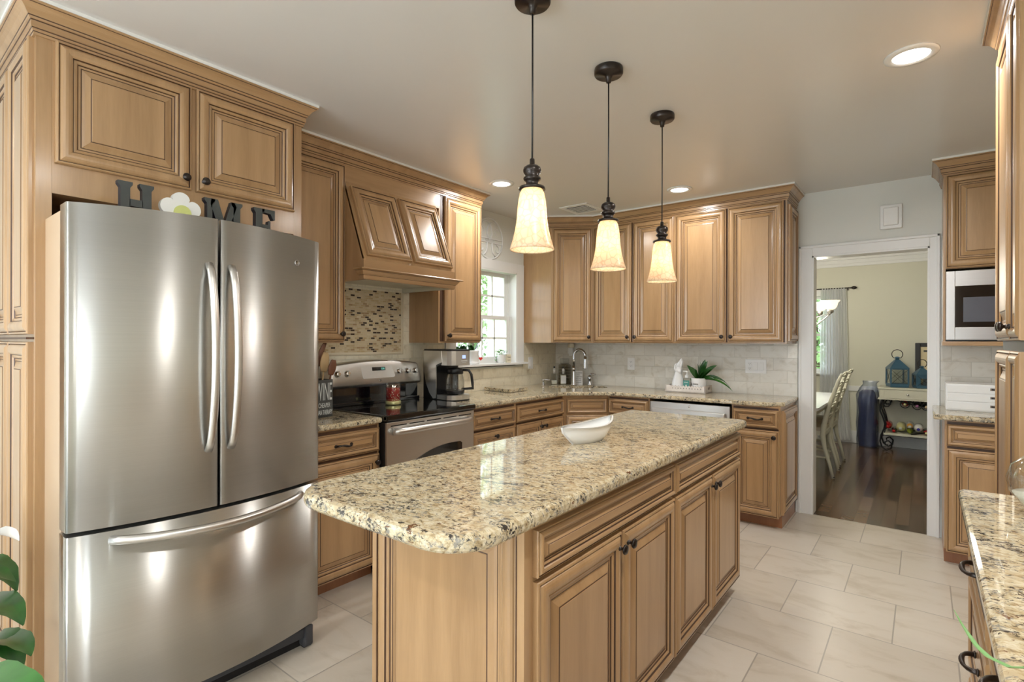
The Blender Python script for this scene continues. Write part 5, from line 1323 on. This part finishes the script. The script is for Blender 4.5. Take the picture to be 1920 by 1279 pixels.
tag(MB().box((-.20, -.06, -.15), (.20, .06, .15), 'pillow_print', .055).build('throw_pillow', loc=(-1.30, 7.62, .66), rot=(-.18, 0, 0)), 'grey and cream patterned pillow on the far upholstered chair', 'pillow')
# wine table
WX, WY = -.455, 8.06
t = thing('wine_rack_table', 'cream console table with drawer and black iron scroll legs holding wine', 'console table', (WX, WY, 0))
MB().box((-.005, 0, .778), (.955, .40, .800), 'cream_paint', .004).build('tabletop', t)
MB().box((.012, .012, .655), (.938, .385, .778), 'cream_paint', .002).box((-.004, .0, .648), (.954, .395, .660), 'cream_paint', .003).build('apron', t)
d_ = MB().box((.06, .004, .668), (.89, .02, .768), 'cream_paint', .002).build('drawer', t)
MB().lathe([(.006, 0), (.005, .012), (.013, .018), (.012, .026), (0, .029)], 'chrome', n=14, M=Matrix.Translation((.30, .004, .720)) @ Matrix.Rotation(PI/2, 4, 'X')).build('knob', d_)
MB().box((.055, .015, .205), (.90, .37, .232), 'cream_paint', .003).box((.05, .012, .198), (.905, .372, .206), 'black_iron').build('bottom_shelf', t)
for sx, y in ((1, .03), (1, .36), (-1, .03), (-1, .36)):
    ox = .02 if sx == 1 else .93
    mb = MB()
    P = lambda pts: [(ox+sx*a, y, b) for a, b in pts]
    mb.tube(P([(.055, .650), (.020, .640), (-.002, .58), (.000, .50), (.030, .42), (.050, .34), (.040, .27), (.010, .20), (.000, .12), (.020, .05), (.070, .012), (.115, .045), (.120, .10), (.085, .135), (.050, .115), (.055, .080), (.080, .085)]), .009, 'black_iron', 8, up=(0, 1, 0))
    mb.tube(P([(.020, .648), (.10, .645), (.105, .60), (.085, .565), (.050, .560), (.035, .590), (.055, .605)]), .008, 'black_iron', 8, up=(0, 1, 0))
    mb.tube(P([(.022, .62), (.018, .52), (.046, .43), (.062, .34), (.050, .25), (.028, .19)]), .006, 'black_iron', 8, up=(0, 1, 0))
    mb.build('scroll_leg', t)
for y in (.03, .36): MB().tube([(.17, y, .650), (.93, y, .44), (.93, y, .38), (.33, y, .235)], .007, 'black_iron', 8, up=(0, 1, 0)).build('cross_brace', t)
hoops = [(.270, .600), (.390, .590), (.480, .585)]
for x, z in hoops:
    for y in (.05, .33): MB().tube([(x+.045*math.cos(2*PI*i/24), y, z+.045*math.sin(2*PI*i/24)) for i in range(25)], .005, 'black_iron', 6, cap=False, up=(0, 1, 0)).build('bottle_ring', t)
def bottle(label, x, z, foil, body, y=-.0, r=.037, cap='chalk'):
    M = Matrix.Translation((WX+x, WY+.34, z)) @ Matrix.Rotation(PI/2, 4, 'X')
    t = thing('wine_bottle', label, 'bottle', (WX+x, WY+.34, z), (PI/2, 0, 0), 'wine bottles lying in the console table')
    MB().lathe([(0, .004), (r-.006, 0), (r, .008), (r, .195), (r*.85, .215), (.016, .245), (.0145, .255)], body, n=22).build('glass_body', t)
    MB().lathe([(r*.93, .205), (r*.86, .2155), (.0165, .246), (.0155, .315)], foil, n=20).build('foil', t)
    MB().lathe([(.0165, .300), (.0165, .318), (0, .319)], cap, n=16).build('cap', t)
bottle('wine bottle with red foil and cream cap in the upper left ring', .270, .598, 'red_foil', 'smoky_bottle', cap='brass_lid')
bottle('dark wine bottle with a mauve cap in the upper middle ring', .390, .588, 'black_gloss', 'smoky_bottle', cap='purple_foil')
bottle('wine bottle with a pale gold cap in the upper right ring', .480, .583, 'black_gloss', 'smoky_bottle', cap='kraft')
bottle('bottle with bright red end, leftmost on the lower shelf', .098, .312, 'red_foil', 'red_foil', r=.040, cap='red_foil')
bottle('fat pale yellow bottle with white cap on the lower shelf', .228, .300, 'yellow_foil', 'yellow_foil', r=.050)
bottle('bottle with orange foil and white cap on the lower shelf', .318, .330, 'orange_foil', 'chalk', r=.034)
bottle('white bottle with a blue cap on the lower shelf', .402, .305, 'white_ceramic', 'white_ceramic', r=.046, cap='blue_foil')
bottle('green glass bottle lying below the orange one', .318, .265, 'green_foil', 'green_foil', r=.032, cap='green_foil')
bottle('dark bottle with small red cap between red and yellow bottles', .160, .262, 'black_gloss', 'black_gloss', r=.028, cap='red_foil')
bottle('red foil bottle at the right end of the lower shelf', .480, .265, 'red_foil', 'smoky_bottle', r=.030, cap='brass_lid')
def lantern(label, x, y, w, h, rh, big):
    z0 = .8005
    t = thing('lantern', label, 'lantern', (x, y, z0), .30, 'blue metal lanterns on the console table')
    a = w/2
    MB().box((-a, -a, 0), (a, a, h*.09), 'lantern_blue', .008).build('base', t)
    zt = h*.62
    mb = MB()
    for sx in (-1, 1):
        for sy in (-1, 1): mb.box((sx*a*.94-.008, sy*a*.94-.008, h*.08), (sx*a*.94+.008, sy*a*.94+.008, zt), 'lantern_blue')
    for s in (-1, 1):
        for (p, q) in (((-a, s*a*.94-.004, zt-.016), (a, s*a*.94+.004, zt)), ((s*a*.94-.004, -a, zt-.016), (s*a*.94+.004, a, zt)), ((-a, s*a*.94-.004, h*.08), (a, s*a*.94+.004, h*.08+.014)), ((s*a*.94-.004, -a, h*.08), (s*a*.94+.004, a, h*.08+.014))): mb.box(p, q, 'lantern_blue')
    if not big:
        for s in (-1, 1): mb.box((-a, s*a*.94-.003, h*.08), (-a*.45, s*a*.94+.003, zt), 'lantern_blue').box((a*.45, s*a*.94-.003, h*.08), (a, s*a*.94+.003, zt), 'lantern_blue').box((-a, s*a*.94-.003, zt-.05), (a, s*a*.94+.003, zt), 'lantern_blue')
    mb.build('frame', t)
    mb = MB()
    for s in (-1, 1):
        mb.box((-a*.9, s*a*.93-.001, h*.09), (a*.9, s*a*.93+.001, zt-.01), 'clear_glass').box((s*a*.93-.001, -a*.9, h*.09), (s*a*.93+.001, a*.9, zt-.01), 'clear_glass')
    mb.build('glass_pane', t)
    mb = MB()
    for s in (-1, 1):
        mb.tube([(-a*.85, s*a*.97, h*.12), (a*.85, s*a*.97, zt-.02)], .002, 'bronze', 6).tube([(a*.85, s*a*.97, h*.12), (-a*.85, s*a*.97, zt-.02)], .002, 'bronze', 6)
        mb.tube([(s*a*.97, -a*.85, h*.12), (s*a*.97, a*.85, zt-.02)], .002, 'bronze', 6).tube([(s*a*.97, a*.85, h*.12), (s*a*.97, -a*.85, zt-.02)], .002, 'bronze', 6)
    mb.build('cross_wires', t)
    b, tt = a*1.06, a*.22
    mb = MB().add([(-b, -b, zt), (b, -b, zt), (b, b, zt), (-b, b, zt), (-tt, -tt, h*.90), (tt, -tt, h*.90), (tt, tt, h*.90), (-tt, tt, h*.90)], [(3, 2, 1, 0), (4, 5, 6, 7), (0, 1, 5, 4), (1, 2, 6, 5), (2, 3, 7, 6), (3, 0, 4, 7)], 'lantern_blue')
    mb.build('roof', t)
    MB().lathe([(tt*1.0, h*.89), (tt*1.0, h*.935), (tt*1.7, h*.94), (tt*1.6, h*.955), (tt*.9, h*.99), (0, h)], 'lantern_blue', n=20).build('chimney', t)
    MB().tube([(rh*math.cos(q), 0, h*.945+rh*.86+rh*math.sin(q)) for q in [PI*-.30+PI*1.6*i/24 for i in range(25)]], .0045, 'bronze', 8, up=(0, 1, 0)).build('ring_handle', t)
lantern('larger blue metal lantern with crossed wires on the console table', -.268, 8.26, .195, .385, .058, True)
lantern('smaller blue metal lantern at the right on the console table', -.020, 8.25, .155, .275, .050, False)
# framed print
t = thing('framed_picture', 'dark framed print leaning on the wall behind the small lantern', 'picture', (-.090, 8.415, .8005), (-.06, 0, 0))
mb = MB()
for (p, q) in (((0, 0, 0), (.055, .025, .56)), ((.345, 0, 0), (.40, .025, .56)), ((.055, 0, 0), (.345, .025, .05)), ((.055, 0, .51), (.345, .025, .56))): mb.box(p, q, 'picture_frame', .006)
mb.build('frame', t); MB().box((.05, .012, .045), (.35, .02, .515), 'picture_mat').build('print', t)
MB().box((.085, .0105, .445), (.30, .0118, .470), 'letter_grey').build('dark_band', t)
# plastic-wrapped bag
t = thing('garment_bag', 'dark navy bag in clear plastic standing beside the console table', 'bag', (-.585, 8.33, 0))
mb = MB(); vs = []; n = 40; Z = [0, .03, .15, .3, .45, .6, .70, .74]
for j, z in enumerate(Z):
    for i in range(n):
        a = 2*PI*i/n; r = (1+.05*math.sin(5*a+j*1.7)+.03*math.sin(9*a-j*2.3))*(.93 if j == 0 else 1 if j < 6 else .88 if j == 6 else .55)
        ca, sa = math.cos(a), math.sin(a); vs.append((.100*r*math.copysign(abs(ca)**.6, ca)+.005*math.sin(j*2), .085*r*math.copysign(abs(sa)**.6, sa), z))
mb.add(vs, [(j*n+i, j*n+(i+1) % n, (j+1)*n+(i+1) % n, (j+1)*n+i) for j in range(len(Z)-1) for i in range(n)]+[[(len(Z)-1)*n+i for i in range(n)], list(range(n))[::-1]], 'navy_fabric', True)
mb.build('bag', t)
mb = MB(); vs = []; Z = [.004, .1, .3, .5, .68, .76, .82, .86]
for j, z in enumerate(Z):
    for i in range(n):
        a = 2*PI*i/n; r = (1.14+.07*math.sin(7*a+j*2.1)+.05*math.sin(13*a-j*1.3))*(1 if j < 5 else (.85, .6, .75)[j-5])
        ca, sa = math.cos(a), math.sin(a); vs.append((.102*r*math.copysign(abs(ca)**.6, ca)+(.03*(j-4) if j > 4 else 0)*.4, .088*r*math.copysign(abs(sa)**.6, sa), z))
mb.add(vs, [(j*n+i, j*n+(i+1) % n, (j+1)*n+(i+1) % n, (j+1)*n+i) for j in range(len(Z)-1) for i in range(n)], 'plastic_film', True)
mb.build('plastic_cover', t)
